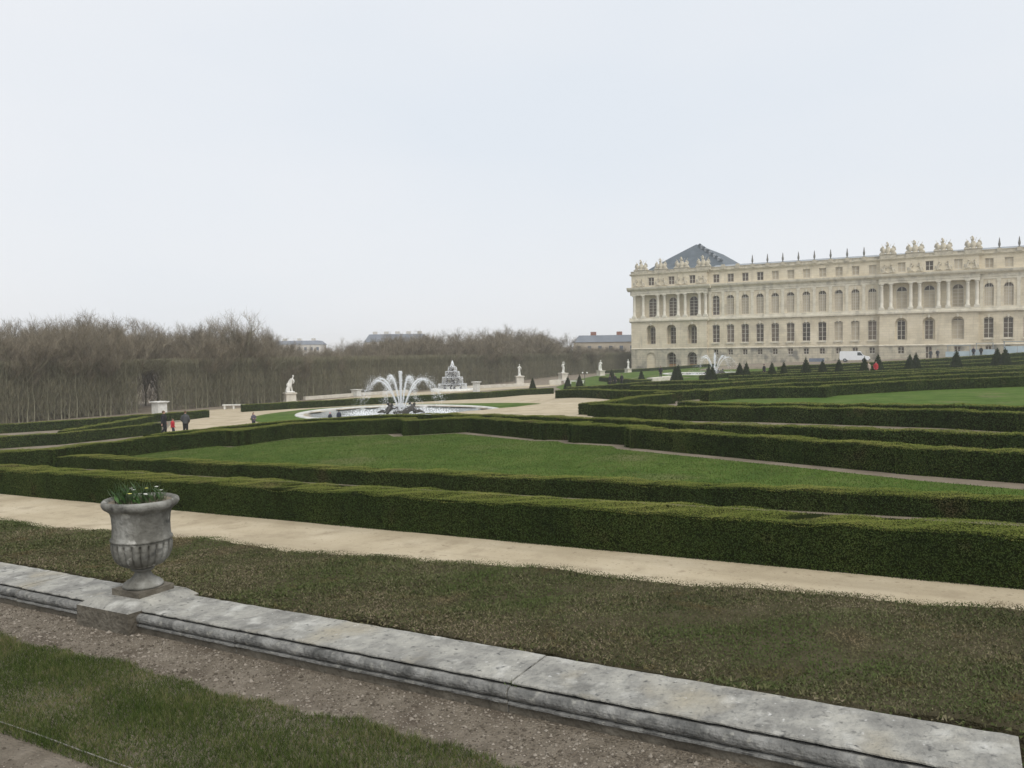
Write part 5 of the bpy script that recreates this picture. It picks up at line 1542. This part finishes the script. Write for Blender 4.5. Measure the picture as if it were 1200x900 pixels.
# two sparse tall trees that stand out against the sky
for i, (e, n, h) in enumerate(((71.0, 80.5, 12.4), (73.0, 80.0, 12.0))):
    tm, cm = tree_meshes(20+i, 10, 1.9, .34)
    root = empty('bare_tree', (e, n, g(e, n)-.1), i, ('left' if i == 0 else 'right')+' of two sparse bare trees standing out against the sky left of centre', 'tree', 'sparse bare trees')
    root.scale = (h/10*.9, h/10*.9, h/10)
    for nm, me_ in (('trunk', tm), ('crown', cm)):
        o = bpy.data.objects.new(nm, me_); link(o, root)
# clipped hornbeam screen along the north edge
def hornbeam(k):
    r_ = random.Random(300+k); H = 5.9; limbs = []
    x = 0
    stems = [(r_.uniform(-.3, .3), r_.uniform(-.45, .3))]+([(r_.uniform(-.45, .45), r_.uniform(-.5, .4))] if k % 2 else [])
    for (sx, sy) in stems:
        p = Vector((sx, sy, 0)); lean = Vector((r_.gauss(0, .045), r_.gauss(0, .03), 1)); R0 = r_.uniform(.03, .07)
        for j in range(6):
            q = p+lean*(H*.96/6)+Vector((r_.gauss(0, .05), r_.gauss(0, .05), 0)); limbs.append((*p, *q, R0*(1-j*.12), R0*(1-(j+1)*.12))); p = q
    v, f = branch_tubes(limbs, 5)
    n = 950
    z = H*rng.uniform(.0, 1, n)**.82
    P = np.column_stack([rng.uniform(-.62, .62, n), rng.uniform(-.45, .75, n), z])
    D = np.column_stack([rng.normal(0, .38, n), rng.normal(0, .38, n), np.ones(n)])
    L_ = np.minimum(rng.uniform(.4, 1.1, n), H+.1-z+.05)[:, None]
    tv, tf = twig_tris(P, D, L_, .013+0*L_)
    return np_mesh('trunk', [(v, f, 0)], ['hornbeam_bark']), np_mesh('crown', [(tv, tf, 0)], ['twig_green'])
HB = [hornbeam(k) for k in range(12)]
e = 30.0; i = 0
while e < 214:
    if not (55.3 < e < 58.7):
        n = 78.6+random.uniform(-.15, .15)
        root = empty('hornbeam', (e, n, g(e, n)-.05), 0, 'slender hornbeam of the clipped leafless screen along the north edge', 'tree', 'hornbeams of the clipped screen')
        zs = (3.0-g(e, n))/5.9; root.scale = (1, 1, zs)
        tm, cm = HB[(i*5+i//7) % 12]
        for nm, me_ in (('trunk', tm), ('crown', cm)):
            o = bpy.data.objects.new(nm, me_); link(o, root)
        i += 1
    e += (.62 if e < 80 else .8 if e < 120 else 1.1)*random.uniform(.7, 1.3)
for k, e in enumerate((55.7, 56.4, 57.2, 57.9, 58.5)):        # the screen arches over the opening of the walk
    n = 78.6; root = empty('hornbeam', (e, n, g(e, n)+4.1-.25*(2-abs(k-2))*-1), 0, 'clipped hornbeam twigs arching over the dark opening in the screen', 'tree', 'hornbeams over the opening')
    root.scale = (1, 1, (3.0-root.location.z)/5.9)
    o = bpy.data.objects.new('crown', HB[k][1]); link(o, root)
# tangled undergrowth that closes the wood
def thicket():
    q = 150000
    E_ = 22+195*rng.uniform(0, 1, q)**1.1; N = 80+rng.uniform(0, 1, q)**1.0*24
    keep = ~((E_ > 55.2) & (E_ < 59.5+(N-78)*.75) & (N < 92)); E_ = E_[keep]; N = N[keep]; q = len(E_)
    top = 4.6+1.1*np.sin(E_*.31)+.8*np.sin(E_*.83+N*.2)+.05*(N-80)
    top = np.where(E_ > 76, top*.86, top)
    h = top*rng.uniform(0, 1, q)
    P = np.column_stack([E_, N, gz(E_, N)+h]); D = np.column_stack([rng.normal(0, .45, q), rng.normal(0, .45, q), np.ones(q)])
    L_ = rng.uniform(.7, 1.9, q)[:, None]
    v, f = twig_tris(P, D, L_, .022+0*L_)
    o = bpy.data.objects.new('woodland_undergrowth', np_mesh('woodland_undergrowth', [(v, f, 0)], ['thicket'])); link(o)
    tag(o, 'tangled leafless undergrowth filling the wood behind the hornbeam screen', 'undergrowth', kind='stuff')
thicket()

# ------------------------------------------------------------------ the misty air
if HAZE:
    b_ = MB(); b_.box(-1600, 1600, -1600, 1600, -12, 34)
    o = b_.build('haze', 'soil'); o.data.materials.clear()
    hm = bpy.data.materials.new('haze'); hm.use_nodes = True; t = hm.node_tree; t.nodes.clear()
    pv = t.nodes.new('ShaderNodeVolumePrincipled'); pv.inputs['Color'].default_value = (1, 1, 1, 1); pv.inputs['Density'].default_value = .0005
    pv.inputs['Anisotropy'].default_value = .0
    om = t.nodes.new('ShaderNodeOutputMaterial'); t.links.new(pv.outputs[0], om.inputs['Volume'])
    o.data.materials.append(hm); o['kind'] = 'stuff'; o.display_type = 'WIRE'
